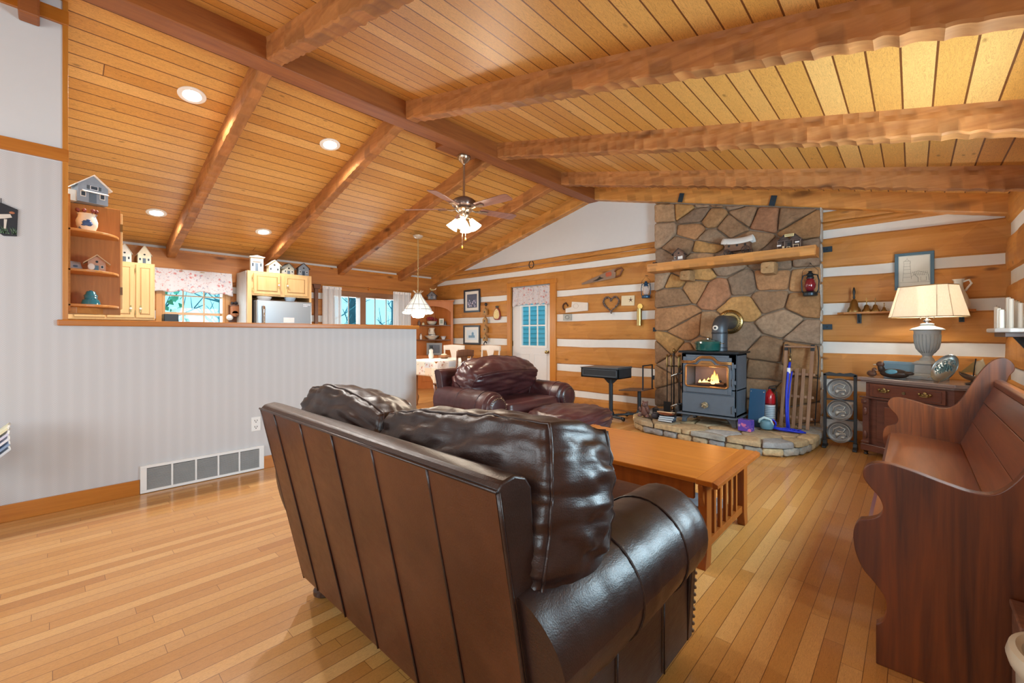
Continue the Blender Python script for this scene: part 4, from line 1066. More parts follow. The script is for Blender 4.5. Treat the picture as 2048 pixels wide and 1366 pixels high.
m=MB(); m.ell((0,.065,.745),(.012,.01,.03),8,6); m.tube([(0,.065,.77),(.012,.065,.80),(0,.065,.83),(-.012,.065,.80),(0,.065,.77)],.004,6); m.build('snap_hook',M['brass'],t,smooth=True)
m=MB(); m.lathe([(.016,.60),(.018,.61),(.018,.65),(.016,.66)],(-.006,.03,0),n=10); m.build('tape',plain('#E8E8EC',.5),t)
# hearth rug sliver
rg=thing('hearth_rug','pale blue rug corner on the floor between coffee table and hearth','rug',(-1.62,4.17,.0))
m=MB(); m.box(-.5,.5,-.40,.40,.002,.010); m.build('rug_pile',plain('#8EA9BF',.95,var=.12,nscale=50),rg); m=MB(); m.box(-.52,-.5,-.42,.42,.002,.012).box(.5,.52,-.42,.42,.002,.012).box(-.52,.52,-.42,-.4,.002,.012).box(-.52,.52,.4,.42,.002,.012); m.build('binding',plain('#7C97B0',.9),rg)
# ================================================================ on the chimney
def strap(x,y,z,rot,lab,p=(.038,.022)):
    o=MB().box(-p[0],p[0],-.003,.003,-p[1],p[1]).build('iron_strap',plain('#1E3444',.5,.3),bevel=.001); o.location=(x,y,z); o.rotation_euler=rot
    MB().lathe([(.008,-.003),(.007,-.006),(0,-.008)],(0,0,0),axis='y',n=10).build('bolt_head',M['black'],o)
    tag(o,lab,'iron strap')
strap(-.70,5.945,2.13,(0,0,0),'upper dark iron strap at the right edge of the chimney, below the mantel end',(.045,.03))
strap(-.70,5.945,1.26,(0,0,0),'lower dark iron strap at the right edge of the chimney, above the plate stand',(.045,.03))
strap(-2.72,5.945,1.245,(0,0,0),'dark iron strap left of the chimney under the brass match holder',(.03,.03))
strap(-2.72,5.945,.55,(0,0,0),'dark iron strap left of the chimney behind the school desk seat',(.03,.03))
strap(-2.30,5.835,3.03,(0,.25,0),'iron strap on the gable rafter over the left part of the chimney',(.032,.06))
strap(-1.21,5.835,2.76,(0,.25,0),'iron strap on the gable rafter over the right part of the chimney',(.032,.06))
def lantern(name,lab,loc,h,frame,globe,sc=1):
    t=thing(name,lab,'lantern',loc,sc=sc)
    m=MB(); m.lathe([(.055,0),(.062,.006),(.062,.03),(.045,.042),(.03,.05)],n=20); m.build('fount',frame,t,smooth=40)
    m=MB(); m.lathe([(.03,.05),(.044,.08),(.05,.11),(.04,.15),(.028,.175)],n=20); m.build('glass_globe',globe,t,smooth=True)
    m=MB(); m.lathe([(.032,.172),(.034,.182),(.024,.20),(.03,.205),(.03,.215),(.012,.24),(.022,.245),(.0,.25)],n=18); m.build('chimney_cap',frame,t,smooth=40)
    m=MB()
    for s in (-1,1): m.tube([(s*.055,0,.03),(s*.068,0,.06),(s*.072,0,.15),(s*.058,0,.205),(s*.02,0,.215)],.006,6)
    m.tube([(-.05,-.02,.09),(.05,-.02,.16)],.002,4); m.tube([(.05,-.02,.09),(-.05,-.02,.16)],.002,4)
    m.build('side_tubes',frame,t,smooth=True)
    m=MB(); m.tube([(-.07,0,.14),(-.065,0,.25),(0,0,.32),(.065,0,.25),(.07,0,.14)],.0022,5); m.build('bail_handle',M['black'],t,smooth=True)
    return t
lantern('kerosene_lantern','blue kerosene lantern hanging on the log wall left of the mantel',(-2.835,5.90,1.70),.3,plain('#274C6A',.35,.4),plain('#E8D8D0',.1,0,alpha=.45))
lantern('kerosene_lantern','dark railroad lantern with a red glass globe hanging under the right end of the mantel',(-.83,5.74,1.60),.3,plain('#2A343C',.35,.6),plain('#7A1828',.08,0,var=.05,coat=1),1.12)
nl=MB(); nl.cyl((0,0,0),(0,-.05,0),.004); 
for x,z in ((-2.835,2.03),(-.83,1.965)):
    o=MB().cyl((0,.07 if x<-2 else .14,0),(0,-.02,0),.004,n=6).build('wall_hook',M['black']); o.location=(x,5.9 if x<-2 else 5.74,z); tag(o,'small dark hook holding the %s lantern'%('blue kerosene' if x<-2 else 'red-globed railroad'),'hook')
# mantel houses
def house(name,lab,loc,rz,w,d,h,wall,roof,trim='#E8E4DC',hole=True,porch=None,over=.02,rh=None,chim=False,extra=None,group=None):
    t=thing(name,lab,'birdhouse',loc,rz,group); rh=rh or w*.45
    m=MB(); m.box(-w/2,w/2,-d/2,d/2,0,h); m.prism([(-w/2,h),(w/2,h),(0,h+rh)],'xz',-d/2,d/2); m.build('walls',plain(wall,.8,var=.18,nscale=30),t)
    for s in (-1,1):
        r=MB(); e=over; th=.008; x1=s*(w/2+e); z1=h-e*rh/(w/2)
        r.prism([(0,h+rh),(x1,z1),(x1,z1+th),(0,h+rh+th)],'xz',-d/2-e,d/2+e); r.build('roof_side',plain(roof,.8,var=.25,nscale=40),t)
    if hole: MB().cyl((0,-d/2-.0015,h*.98),(0,-d/2+.002,h*.98),w*.085,n=14).build('entry_hole',M['black'],t)
    MB().box(-w*.14,w*.10,-d/2-.003,-d/2,0.003,h*.58).build('door',plain(porch or '#5E6E7E',.7),t)
    for x in (w*.3,-w*.34):
        q=MB().box(x-w*.09,x+w*.09,-d/2-.003,-d/2,h*.3,h*.62).build('window',plain(trim,.7),t); MB().box(x-w*.065,x+w*.065,-d/2-.0045,-d/2-.003,h*.34,h*.58).box(x-w*.006,x+w*.006,-d/2-.006,-d/2-.003,h*.34,h*.58).build('window_pane',plain('#2A3440',.4),q)
    if chim: MB().box(w*.18,w*.30,-.02,.02,h+rh*.3,h+rh*1.05).build('chimney',plain('#8A5A48',.8),t)
    if extra: extra(t,w,d,h)
    return t
ZM=2.147
def porchx(t,w,d,h):
    m=MB(); m.box(-w*.55,w*.55,-d/2-.05,-d/2,0,.012); m.build('porch_floor',plain('#A09088',.8),t)
    MB().box(w*.05,w*.5,-d/2-.052,-d/2-.047,.02,.055).build('white_barrel_sign',plain('#E6E2DE',.7),t)
house('miniature_log_barn','small barn birdhouse with a brick-coloured wall on the left end of the mantel',(-2.28,5.74,ZM),.1,.13,.10,.11,'#7A5E50','#5A4840',extra=porchx,over=.025)
t=thing('covered_wagon_birdhouse','covered wagon birdhouse with a white canopy at the middle of the mantel','birdhouse',(-1.56,5.73,ZM),.0)
m=MB(); m.box(-.14,.14,-.05,.05,.05,.14); m.build('wagon_box',wood('wagon_wood','#5A3E30','#8A6850','x',3,.7),t)
for x in (-.09,0,.09): MB().cyl((x,-.052,.11),(x,-.049,.11),.014,n=12).build('entry_hole',M['black'],t)
m=MB(); m.grid(lambda u,v:(-.16-.02*math.cos(v*PI)**2+ (.32+.04*math.cos(v*PI)**2)*u,math.cos(v*PI)*.062,.125+math.sin(v*PI)*.08+.02*(2*u-1)**2),12,14); m.build('canopy',plain('#DEDCD8',.85,var=.08,nscale=30),t,smooth=True,solid=.004)
MB().box(-.11,-.108,-.066,-.06,.13,.145).build('lettering_strip',M['black'],t)
for x,r in ((-.11,.035),(.10,.045)):
    for y in (-.062,.062):
        m=MB(); m.tube([(x+math.cos(a)*r,y,r+math.sin(a)*r) for a in [2*PI*k/20 for k in range(20)]],.0035,5,closed=True)
        for k in range(5): a=PI*k/5; m.tube([(x-math.cos(a)*r,y,r-math.sin(a)*r),(x+math.cos(a)*r,y,r+math.sin(a)*r)],.002,4)
        m.cyl((x,y-.006,r),(x,y+.006,r),.008,n=8); m.build('spoked_wheel',plain('#3A3230',.7),t)
m=MB(); m.tube([(-.14,0,.05),(-.23,-.01,.008)],.005,6); m.build('tongue',plain('#8A7A70',.8),t)
t=thing('saloon_birdhouse','twin-gabled saloon birdhouse with a cream sign near the right end of the mantel','birdhouse',(-1.02,5.74,ZM),0)
m=MB(); m.box(-.11,.11,-.03,.05,0,.10); 
for cx in (-.055,.055): m.prism([(cx-.055,.10),(cx+.055,.10),(cx,.155)],'xz',-.03,.05)
m.build('walls',wood('saloon_wood','#3E322E','#6E5A50','x',3,.8),t)
for cx in (-.055,.055):
    for s in (-1,1):
        MB().prism([(cx,.155),(cx+s*.065,.09),(cx+s*.065,.098),(cx,.165)],'xz',-.045,.055).build('roof_side',plain('#4A3E3A',.8),t)
MB().box(-.12,.12,-.07,-.03,.085,.093).build('porch_roof',plain('#6A5A54',.8),t)
for x in (-.11,-.04,.04,.11): MB().box(x-.004,x+.004,-.068,-.06,0,.086).build('porch_post',plain('#7A6A60',.8),t)
s=MB().box(-.045,.045,-.05,-.045,.135,.165).build('sign_board',plain('#E4D6A0',.7),t)
m=MB(); 
for r_,z in enumerate((.155,.146)):
    for i in range(6): m.box(-.036+i*.0125,-.028+i*.0125,-.0515,-.05,z-.0025,z+.0025)
m.build('sign_lettering',plain('#5A4A30',.8),s)
for x,z in ((-.095,.04),(.08,.06)): MB().box(x-.02,x+.02,-.073,-.069,z-.008,z+.008).build('notice',plain('#E8E8E8',.7),t)
MB().box(-.02,.02,-.032,-.03,0,.07).build('doorway',M['black'],t)
for x,s_ in ((-.05,'barrel'),(.0,'bench'),(.07,'hitching_rail')):
    q=MB()
    if s_=='barrel': q.lathe([(.010,0),(.013,.012),(.010,.025)],(x,-.09,0),n=10)
    elif s_=='bench': q.box(x-.018,x+.018,-.095,-.08,.012,.016).box(x-.018,x-.013,-.095,-.08,0,.012).box(x+.013,x+.018,-.095,-.08,0,.012)
    else: q.box(x-.03,x+.03,-.088,-.084,.028,.033).box(x-.026,x-.022,-.088,-.084,0,.03).box(x+.022,x+.026,-.088,-.084,0,.03)
    q.build(s_,plain('#E0C8A0',.7),t)
t=thing('toy_animal','tiny dark carved animal lying on the left end of the mantel','figurine',(-2.60,5.70,ZM)); MB().ell((0,0,.013),(.03,.014,.012)).ell((-.03,0,.018),(.012,.010,.010)).build('body',plain('#3A2A24',.6),t,smooth=True); MB().ell((-.04,0,.016),.003).build('nose',M['black'],t)
# ================================================================ far-wall things
YW=5.965
def framed(name,lab,cat,x0,x1,z0,z1,fr,mat,art,fw=.03,y=YW,tilt=0,mw=.06,cat2=None):
    w=x1-x0;h=z1-z0
    t=thing(name,lab,cat,((x0+x1)/2,y,(z0+z1)/2),rot=(0,tilt,0))
    m=MB()
    for (a,b,c,d) in ((-w/2,w/2,h/2-fw,h/2),(-w/2,w/2,-h/2,-h/2+fw),(-w/2,-w/2+fw,-h/2+fw+.0001,h/2-fw-.0001),(w/2-fw,w/2,-h/2+fw+.0001,h/2-fw-.0001)): m.box(a,b,-.018,.01,c,d)
    m.build('frame',plain(fr,.35),t,bevel=.002)
    MB().box(-w/2+fw,w/2-fw,-.002,.004,-h/2+fw,h/2-fw).build('mat_board',plain(mat,.8,var=.02),t)
    art(t,w/2-fw-mw,h/2-fw-mw); return t
def art_quilt(t,a,b):
    MB().box(-a,a,-.005,-.002,-b,b).build('print',plain('#5E6478',.8,var=.3,nscale=8),t); m=MB(); rr_=random.Random(4)
    for i in range(26):
        x=rr_.uniform(-a*.85,a*.85); z=rr_.uniform(-b*.85,b*.15); m.box(x-.012,x+.012,-.0065,-.005,z-.015,z+.015)
    m.build('print_detail',plain('#C9C4DC',.8,var=.25),t)
def art_house(t,a,b):
    MB().box(-a,a,-.005,-.002,-b,b).build('print',plain('#D9E6F0',.8,var=.03),t)
    m=MB(); m.box(-a*.6,a*.6,-.007,-.005,-b*.6,-b*.1); m.box(a*.0,a*.4,-.007,-.005,-b*.1,b*.4); m.prism([(a*.0,b*.4),(a*.4,b*.4),(a*.2,b*.6)],'xz',-.007,-.005); m.build('print_detail',plain('#7FA4C0',.8,var=.2,nscale=60),t)
framed('framed_print','upper dark-framed print of flowers on the far log wall left of the door','picture',-6.935,-6.44,1.63,2.10,'#2E3038','#E8E2D8',art_quilt,fw=.035)
framed('framed_print','lower dark-framed pale blue house print on the log wall left of the door','picture',-6.95,-6.44,.965,1.36,'#3A3230','#F0EFEA',art_house,fw=.035)
def art_light(t,a,b):
    MB().box(-a,a,-.005,-.002,-b,b).build('print',plain('#D4D6CF',.8,var=.04),t)
    m=MB(); K=lambda p:m.tube([(q[0],-.006,q[1]) for q in p],.0011,4)
    K([(-.085,-.10),(-.075,.08),(-.03,.08),(-.02,-.08)]); K([(-.078,.08),(-.078,.105),(-.027,.105),(-.027,.08)]); K([(-.07,.105),(-.052,.125),(-.035,.105)]); K([(-.052,.125),(-.052,.138)])
    for z in (-.06,-.02,.02,.05): K([(-.08,z),(-.027,z)])
    K([(-.02,-.02),(.03,-.0),(.10,-.03),(.11,-.10)]); K([(-.02,-.06),(.0,-.03),(.03,-.07),(.03,-.11)]); K([(.0,-.03),(.08,-.04)]); K([(-.11,-.11),(.12,-.115)]); K([(.05,-.06),(.05,-.10),(.09,-.10),(.09,-.06)])
    for i in range(9): K([(-.01+i*.013,-.005),(.0+i*.013,-.05)])
    m.build('pencil_drawing',plain('#5A625E',.9),t)
framed('framed_print','blue-grey framed pencil drawing of a stone lighthouse above the table lamp','picture',-.135,.158,1.63,2.005,'#3D5F73','#C9CDC8',art_light,fw=.028,mw=.006)
# horseshoe
t=thing('horseshoe','small iron horseshoe on the upper board over the door','horseshoe',(-5.07,YW-.008,2.44))
m=MB(); m.tube([(math.cos(a)*.055,0,math.sin(a)*.065) for a in [math.radians(110+320*k/16+ -0) for k in range(17)]],.007,6); m.build('shoe',M['iron'],t,smooth=True); m=MB(); m.cyl((-.02,-.01,-.06),(-.02,0,-.06),.004,n=6); m.build('nail',M['black'],t)
# valance over door glass
def valance(name,lab,loc,rz,w,h,mat,folds=7,depth=.03,group=None):
    t=thing(name,lab,'valance',loc,rz,group); rn=random.Random(int(w*1000)); ph=rn.uniform(0,6)
    def fn(u,v):
        x=-w/2*(1+.03*v)+w*(1+.03*v)*u; f=math.sin(u*folds*2*PI+ph)+.5*math.sin(u*folds*5.1+ph*2)
        return (x,-.015-depth*(.35+.5*v)*(.5+.5*f*.6),-h*v-(.012*f*v)-.02*abs(2*u-1)**3*v)
    m=MB(); m.grid(fn,90,16); m.build('fabric',mat,t,smooth=True,solid=.002)
    m=MB(); m.cyl((-w/2-.02,-.012,-.02),(w/2+.02,-.012,-.02),.008); m.build('rod',M['brass'],t,smooth=40); return t
valance('door_valance','rose print valance gathered over the door glass',(-5.10,5.995,2.05),0,.88,.33,M['val'])
# hand saw
t=thing('painted_saw','painted old hand saw with a crow and pumpkin hanging over the school desk','saw',(-3.58,YW-.02,2.07),rot=(0,-.12,0))
MB().prism([(-.40,-.035),(.22,-.05),(.24,.085),(.20,.095),(-.40,-.01)],'xz',0,.005).build('blade',plain('#8A7464',.5,.3,var=.2),t)
m=MB(); m.tube([(.22,0,-.04),(.30,0,-.03),(.33,0,.02),(.36,0,.05),(.33,0,.085),(.26,0,.08),(.22,0,.05)],.013,8); m.build('handle',plain('#7A4A30',.5),t,smooth=True)
MB().prism([(-.19,-.02),(-.10,.0),(-.05,.03),(-.03,.01),(.02,-.01),(-.06,-.02),(-.1,-.03)],'xz',-.003,0).build('painted_crow',M['black'],t)
m=MB(); 
for dx in (-.03,0,.03): m.ell((.11+dx,-.001,.03),(.025,.003,.036),10,6)
m.build('painted_pumpkin',plain('#B5583A',.7),t)
# tin and paper cut-outs
t=thing('white_wooden_cutout','white washed cut wooden plaque beside the door frame','plaque',(-4.07,YW-.012,1.63))
MB().prism([(-.23,-.09),(.21,-.07),(.21,.06),(-.10,.09),(-.11,.0),(-.23,-.02)],'xz',-.008,.01).build('plaque_board',plain('#E2DCD4',.8,var=.06),t,bevel=.002); m=MB(); m.tube([(-.02+.05*math.cos(a),-.009,.015+.04*math.sin(a)) for a in [k*.35 for k in range(18)]],.002,4,closed=True); m.build('carved_line',plain('#B4A090',.8),t)
t=thing('iron_ring_pull','rusty iron ring mounted left of the white cut plaque','iron ring',(-4.31,YW-.012,1.645)); m=MB(); m.tube([(.05*math.cos(a),0,.055*math.sin(a)) for a in [PI*2*k/16 for k in range(12)]],.012,7); m.build('ring',plain('#5A3A2A',.7,.4,var=.3),t,smooth=True); MB().box(-.01,.02,-.004,.012,.05,.07).build('staple',M['iron'],t)
t=thing('punched_tin','small punched pewter tile on the white chinking beside the door','tile',(-4.29,5.985,1.465)); MB().box(-.085,.085,-.006,.008,-.055,.055).build('tile',plain('#9DA3A4',.4,.7,var=.35,nscale=40),t,bevel=.002); m=MB(); m.tube([(.04*math.cos(a),-.007,.03*math.sin(a)) for a in [PI*2*k/14 for k in range(14)]],.004,5,closed=True); m.build('raised_ring',plain('#6A6E70',.4,.7),t)
t=thing('heart_wreath','heart-shaped twig wreath on the log wall over the school desk','wreath',(-3.43,YW-.02,1.655))
def heart(a): return (.0085*16*math.sin(a)**3,0,.0085*(13*math.cos(a)-5*math.cos(2*a)-2*math.cos(3*a)-math.cos(4*a)))
m=MB(); hp=[heart(2*PI*k/48) for k in range(48)]
for q in range(4): m.tube([(p[0]+.012*math.sin(i*1.3+q*1.6),.008*math.cos(i*1.3+q*1.6),p[2]+.012*math.cos(i*.9+q*1.6)) for i,p in enumerate(hp)],.006,5,closed=True)
m.build('twigs',plain('#6A5648',.85,var=.35,nscale=60),t); m=MB(); rr_=random.Random(2)
for i in range(46): p=hp[i]; m.ell((p[0]+rr_.uniform(-.012,.012),-.016,p[2]+rr_.uniform(-.012,.012)),.008,6,4)
m.build('dried_berries',plain('#8A7A78',.8,var=.3),t); 
t=thing('starfish_card','cream square card with a pressed leaf on the log wall by the blue lantern','card',(-3.15,YW-.012,1.685),rot=(0,.03,0)); MB().box(-.105,.105,-.006,.01,-.075,.075).build('card',plain('#E4D6B4',.8,var=.06),t)
m=MB(); 
for k in range(5): a=PI/2+2*PI*k/5; m.prism([(.05+.008*math.cos(a+1.3),.01+.008*math.sin(a+1.3)),(.05+.045*math.cos(a),.01+.045*math.sin(a)),(.05+.008*math.cos(a-1.3),.01+.008*math.sin(a-1.3))],'xz',-.0075,-.006)
m.build('pressed_leaf',plain('#6A4030',.8),t)
t=thing('match_holder','tall brass match holder with a round top on the log wall left of the chimney','match holder',(-2.955,YW-.03,1.305)); m=MB(); m.cyl((0,0,0),(0,0,.25),.038,n=22); m.build('tube',M['brass'],t,smooth=40); m=MB(); m.cyl((0,.02,.285),(0,.026,.285),.04,n=22); m.build('round_backplate',plain('#D8C47A',.3,.9),t)
# hanging chain of little houses
t=thing('wooden_mobile','hanging string of four small wooden birdhouses left of the door','ornament',(-6.24,YW-.05,0))
for i,z in enumerate((1.62,1.44,1.27,1.10)):
    q=MB(); a=.15*math.sin(i*2); q.box(-.055,.055,-.02,.02,z-.06,z+.03); q.prism([(-.055,z+.03),(.055,z+.03),(0,z+.085)],'xz',-.02,.02); qo=q.build('little_house',plain('#A8804E',.7,var=.25),t); MB().cyl((0,-.022,z+.0),(0,-.019,z+.0),.016,n=10).build('entry_hole',M['black'],qo)
m=MB(); m.ell((.02,0,1.77),(.03,.025,.035)); m.build('carved_bird',M['black'],t,smooth=True); MB().cyl((0,.01,1.04),(0,.01,1.80),.003,n=6).build('cord',M['iron'],t)
m=MB(); m.tube([(0,0,1.04),(-.03,-.01,.98),(0,-.01,.93)],.01,6); m.tube([(0,0,1.04),(.05,-.01,1.0)],.012,6); m.build('bow',M['black'],t)
for i in range(1): 
    t=thing('apple_plaque','apple-shaped cream and red plaque left of the door','plaque',(-5.945,YW-.012,1.575),rot=(0,.05,0)); hp2=[(.095*math.cos(a)*(1-.12*math.sin(a)),.12*math.sin(a)-.02*abs(math.cos(a)) ) for a in [2*PI*k/28 for k in range(28)]]
    MB().prism(hp2,'xz',-.012,.01).build('red_rim',plain('#8C3A30',.6),t); MB().prism([(p[0]*.82-.004,p[1]*.82) for p in hp2],'xz',-.016,-.01).build('cream_face',floral('apple_face','#E8D49A',[('#4A3A28',40,.2)]),t); MB().ell((0,-.008,.135),(.05,.008,.022),10,5).build('leaf',plain('#4A4438',.7),t)
# ================================================================ school desk
t=thing('school_desk','antique black school desk on an iron pipe base with a folding seat','desk',(-3.05,5.28,0))
DK=plain('#2C3238',.45,.2,var=.15)
m=MB(); m.box(-.37,.22,-.18,.17,.58,.595); m.box(-.37,-.352,-.18,.17,.58,.71); m.box(.2,.22,-.18,.17,.58,.71); m.box(-.37,.22,-.18,-.165,.58,.71); m.box(-.37,.22,.155,.17,.58,.71); m.build('desk_box',DK,t,bevel=.003)
MB().prism([(-.37,.71),(.22,.71),(.22,.735),(-.37,.72)],'xz',-.20,.19).build('desk_lid',plain('#4A4C50',.4),t,bevel=.003)
m=MB(); 
for a,b,c,d in ((-.34,.19,.605,.612),(-.34,.19,.69,.697),(-.34,-.333,.605,.697),(.183,.19,.605,.697)): m.box(a,b,-.186,-.18,c,d)
m.build('raised_panel',plain('#59626A',.4,.2),t)
m=MB(); m.cyl((0.0,0,.08),(0,0,.58),.028,n=14); m.lathe([(.045,.05),(.045,.09),(.03,.12)],n=14); m.prism([(-.12,.58),(.12,.58),(.03,.50),(-.03,.50)],'xz',-.02,.02); m.build('front_pedestal',DK,t,smooth=40)
m=MB(); m.cyl((.27,.30,.08),(.27,.30,.40),.026,n=14); m.lathe([(.042,.06),(.042,.09),(.03,.12)],(.27,.30,0),n=14); m.build('seat_pedestal',DK,t,smooth=40)
m=MB(); m.tube([(-.25,0,.06),(.18,-.02,.04)],.02,8); m.tube([(.0,0,.06),(.27,.30,.07)],.016,8); m.tube([(.08,.34,.05),(.42,.27,.05)],.018,8)
for p in ((-.25,0,.03),(.2,-.02,.03),(.06,.34,.03),(.43,.27,.03)): m.ell(p,(.026,.026,.03),10,6)
m.build('pipe_base',DK,t,smooth=40)
m=MB(); m.prism([(.06,.405),(.40,.425),(.42,.43),(.42,.415),(.06,.39)],'xz',.10,.44); m.build('seat',plain('#6A4E3E',.45),t,bevel=.004)
m=MB(); m.box(.40,.415,.12,.14,.42,.76); m.box(.40,.415,.40,.42,.42,.76); m.box(.40,.415,.12,.42,.745,.76); m.build('back_hoop',DK,t,bevel=.003)
# ================================================================ plate stand
t=thing('plate_stand','dark wooden folding stand holding three round metal plates','plate stand',(-.548,5.55,0),rot=(0,0,.0))
PB=plain('#25282C',.45,.1,var=.15)
for s in (-1,1):
    MB().box(s*.125-.014,s*.125+.014,-.012,.012,.03,.765).build('upright',PB,t,bevel=.003)
    MB().prism([(-.09,.0),(.09,.0),(.09,.02),(.03,.035),(.02,.07),(-.02,.07),(-.03,.035),(-.09,.02)],'yz',s*.125-.018,s*.125+.018).build('foot',PB,t,bevel=.003)
MB().prism([(-.14,.745),(.14,.745),(.14,.765),(.09,.785),(.03,.772),(0,.78),(-.03,.772),(-.09,.785),(-.14,.765)],'xz',-.012,.012).build('crest_rail',PB,t,bevel=.003)
for z in (.09,.50,.30): MB().box(-.125,.125,-.004,.006,z-.008,z+.008).build('cross_rail',PB,t)
PL=plain('#6A6866',.4,.6,var=.35,nscale=30)
for i,z in enumerate((.17,.395,.615)):
    p=thing('medallion_plate','round embossed metal plate, %s of the three on the dark stand'%('lowest','middle one','topmost')[i],'plate',(-.548,5.535,z),rot=(-.14,0,0),sc=.92)
    m=MB(); m.lathe([(.0,.006),(.085,.006),(.105,.0),(.112,-.006),(.116,-.006),(.116,0),(.1,.012),(0,.014)],(0,-.02,0),axis='y',n=40); m.build('disc',PL,p,smooth=40)
    m=MB(); m.tube([(.092*math.cos(a),-.0175,.092*math.sin(a)) for a in [2*PI*k/36 for k in range(36)]],.003,5,closed=True)
    rr_=random.Random(i)
    m.tube([(-.06,-.017,-.03),(-.05,-.02,.03),(0,-.021,.06),(.05,-.02,.04),(.03,-.019,.0),(-.02,-.02,.01)],.008,6)
    m.tube([(-.03,-.018,-.06),(0,-.02,-.02),(.05,-.02,-.01),(.06,-.018,-.04)],.009,6); m.ell((.03,-.018,-.055),(.02,.008,.014)); m.ell((-.02,-.018,-.03),(.02,.008,.024))
    m.build('embossed_relief',plain('#A8A49C',.4,.5,var=.35,nscale=50),p,smooth=True)
# outlet with cable behind stand
t=thing('wall_outlet','white outlet and cord on the log wall behind the plate stand','outlet',(-.50,5.962,.40)); MB().box(-.035,.035,-.006,.0,-.055,.055).build('plate',M['white'],t,bevel=.002); m=MB(); m.tube([(.0,-.02,.0),(.03,-.03,-.03),(.05,-.03,-.12),(.14,-.03,-.25)],.005,6); m.build('cord',M['white'],t,smooth=True); MB().box(-.02,.02,-.03,-.006,-.02,.015).build('plug',M['white'],t,bevel=.003)
# ================================================================ COMMODE in the corner
AC=math.radians(-30)
cm=thing('commode','dark walnut commode with a moulded drawer set across the right corner','cabinet',(-.375,5.45,0),AC)
CW=M['comm']; w=.74; d=.46; zt=.76
m=MB(); m.box(.03,w-.03,.03,d,.09,.715); m.prism([(w-.03,.03),(w+.05,.11),(w+.05,d),(w-.03,d)],'xy',.09,.715); m.build('carcass',CW,cm)
m=MB(); m.prism([(-.02,-.02),(w,-.02),(w+.10,.08),(w+.10,d),(-.02,d)],'xy',.728,zt); m.prism([(.0,.0),(w-.02,.0),(w+.08,.09),(w+.08,d),(.0,d)],'xy',.712,.728); m.build('moulded_top',wood('comm_top','#7A6660','#9C8A82','x',1.0,.25,coat=.4),cm,bevel=.006,seg=3)
m=MB(); m.box(.075,w-.08,.012,.03,.575,.70); dr=m.build('drawer',wood('burl','#5A3026','#86503A','x',.6,.25,coat=.3,contrast=.8),cm,bevel=.004)
m=MB(); 
for a,b,c,e in ((.10,w-.105,.59,.595),(.10,w-.105,.68,.685),(.10,.105,.59,.685),(w-.11,w-.105,.59,.685)): m.box(a,b,.009,.012,c,e)
m.build('beading',CW,dr)
for x in (.20,.52):
    m=MB(); m.ell((x,.008,.64),(.045,.005,.014),14,6); m.ell((x,.006,.655),(.016,.005,.018),10,6)
    for s in (-1,1): m.ell((x+s*.04,.004,.65),(.012,.008,.012),8,6)
    m.tube([(x-.032,-.002,.65),(x-.025,-.012,.63),(x+.025,-.012,.63),(x+.032,-.002,.65)],.004,6); m.build('brass_pull',M['brass'],dr,smooth=True)
m=MB(); m.cyl((.36,.004,.64),(.36,.014,.64),.013,n=14); m.build('keyhole_escutcheon',plain('#7A6A4A',.4,.7),dr)
m=MB(); m.prism([(-.01,.555),(w+.02,.555),(w+.02,.57),(-.01,.57)],'xz',-.005,.03); m.build('waist_moulding',CW,cm,bevel=.003)
m=MB(); m.box(.13,w-.13,.018,.03,.15,.54); do=m.build('cupboard_door',CW,cm,bevel=.003)
m=MB(); m.box(.20,w-.20,.012,.018,.20,.49); m.build('inset_panel',bpy.data.materials['burl'],do,bevel=.006)
for x in (.045,w-.045):
    m=MB(); m.box(x-.028,x+.028,.0,.03,.10,.55); m.box(x-.034,x+.034,-.012,.02,.12,.14); m.box(x-.034,x+.034,-.012,.02,.50,.545); m.ell((x,-.012,.522),(.018,.012,.018),12,6); m.ell((x,-.006,.43),(.02,.012,.04),12,6); m.ell((x,-.006,.2),(.02,.012,.04),12,6); m.build('carved_pilaster',CW,cm,bevel=.003)
m=MB(); m.box(.0,w+.02,-.005,d,.045,.11); m.build('plinth',CW,cm,bevel=.005)
for x in (.03,w-.01):
    m=MB(); m.lathe([(.012,0),(.02,.008),(.014,.02),(.024,.045)],(x,.03,0),n=12); m.build('caster_foot',plain('#2A1C18',.4),cm,smooth=40)
# lamp
lp=thing('table_lamp','grey-white urn table lamp with a cream cut-corner shade on the commode','lamp',(.10,5.56,.761),math.radians(-30))
GY=plain('#AEB6B8',.5,var=.12,nscale=30)
m=MB()
m.lathe([(.155,0),(.155,.03),(.15,.035),(.125,.045),(.12,.055)],n=4,a0=PI/4,sx=1,sy=1); m.lathe([(.095,.055),(.09,.13),(.095,.135)],n=4,a0=PI/4); m.lathe([(.10,.135),(.115,.145),(.10,.155),(.07,.17)],n=4,a0=PI/4)
m.build('plinth_base',GY,lp,bevel=.003)
m=MB(); m.lathe([(.055,.165),(.05,.185),(.035,.20),(.033,.215),(.045,.235),(.075,.28),(.088,.34),(.092,.42),(.094,.425),(.094,.45),(.12,.455),(.122,.462),(.10,.475),(.06,.488),(.045,.50),(.05,.512),(.03,.52)],n=32); uo=m.build('urn_body',GY,lp,smooth=35)
m=MB()
for k in range(22): a=2*PI*k/22; m.tube([(math.cos(a)*r,math.sin(a)*r,z) for r,z in ((.05,.245),(.076,.285),(.088,.34),(.091,.39),(.092,.415))],.0045,5)
m.build('fluting',plain('#98A2A6',.5,var=.1),uo,smooth=True)
m=MB(); m.cyl((0,0,.515),(0,0,.60),.012); m.tube([(-.05,0,.56),(-.055,0,.60),(0,0,.56),(.055,0,.60),(.05,0,.56)],.004,6); m.lathe([(.025,.53),(.03,.545),(.012,.56)],n=14); m.cyl((0,0,.60),(0,0,.87),.003,n=6); m.build('neck_and_harp',M['chrome'],lp,smooth=40)
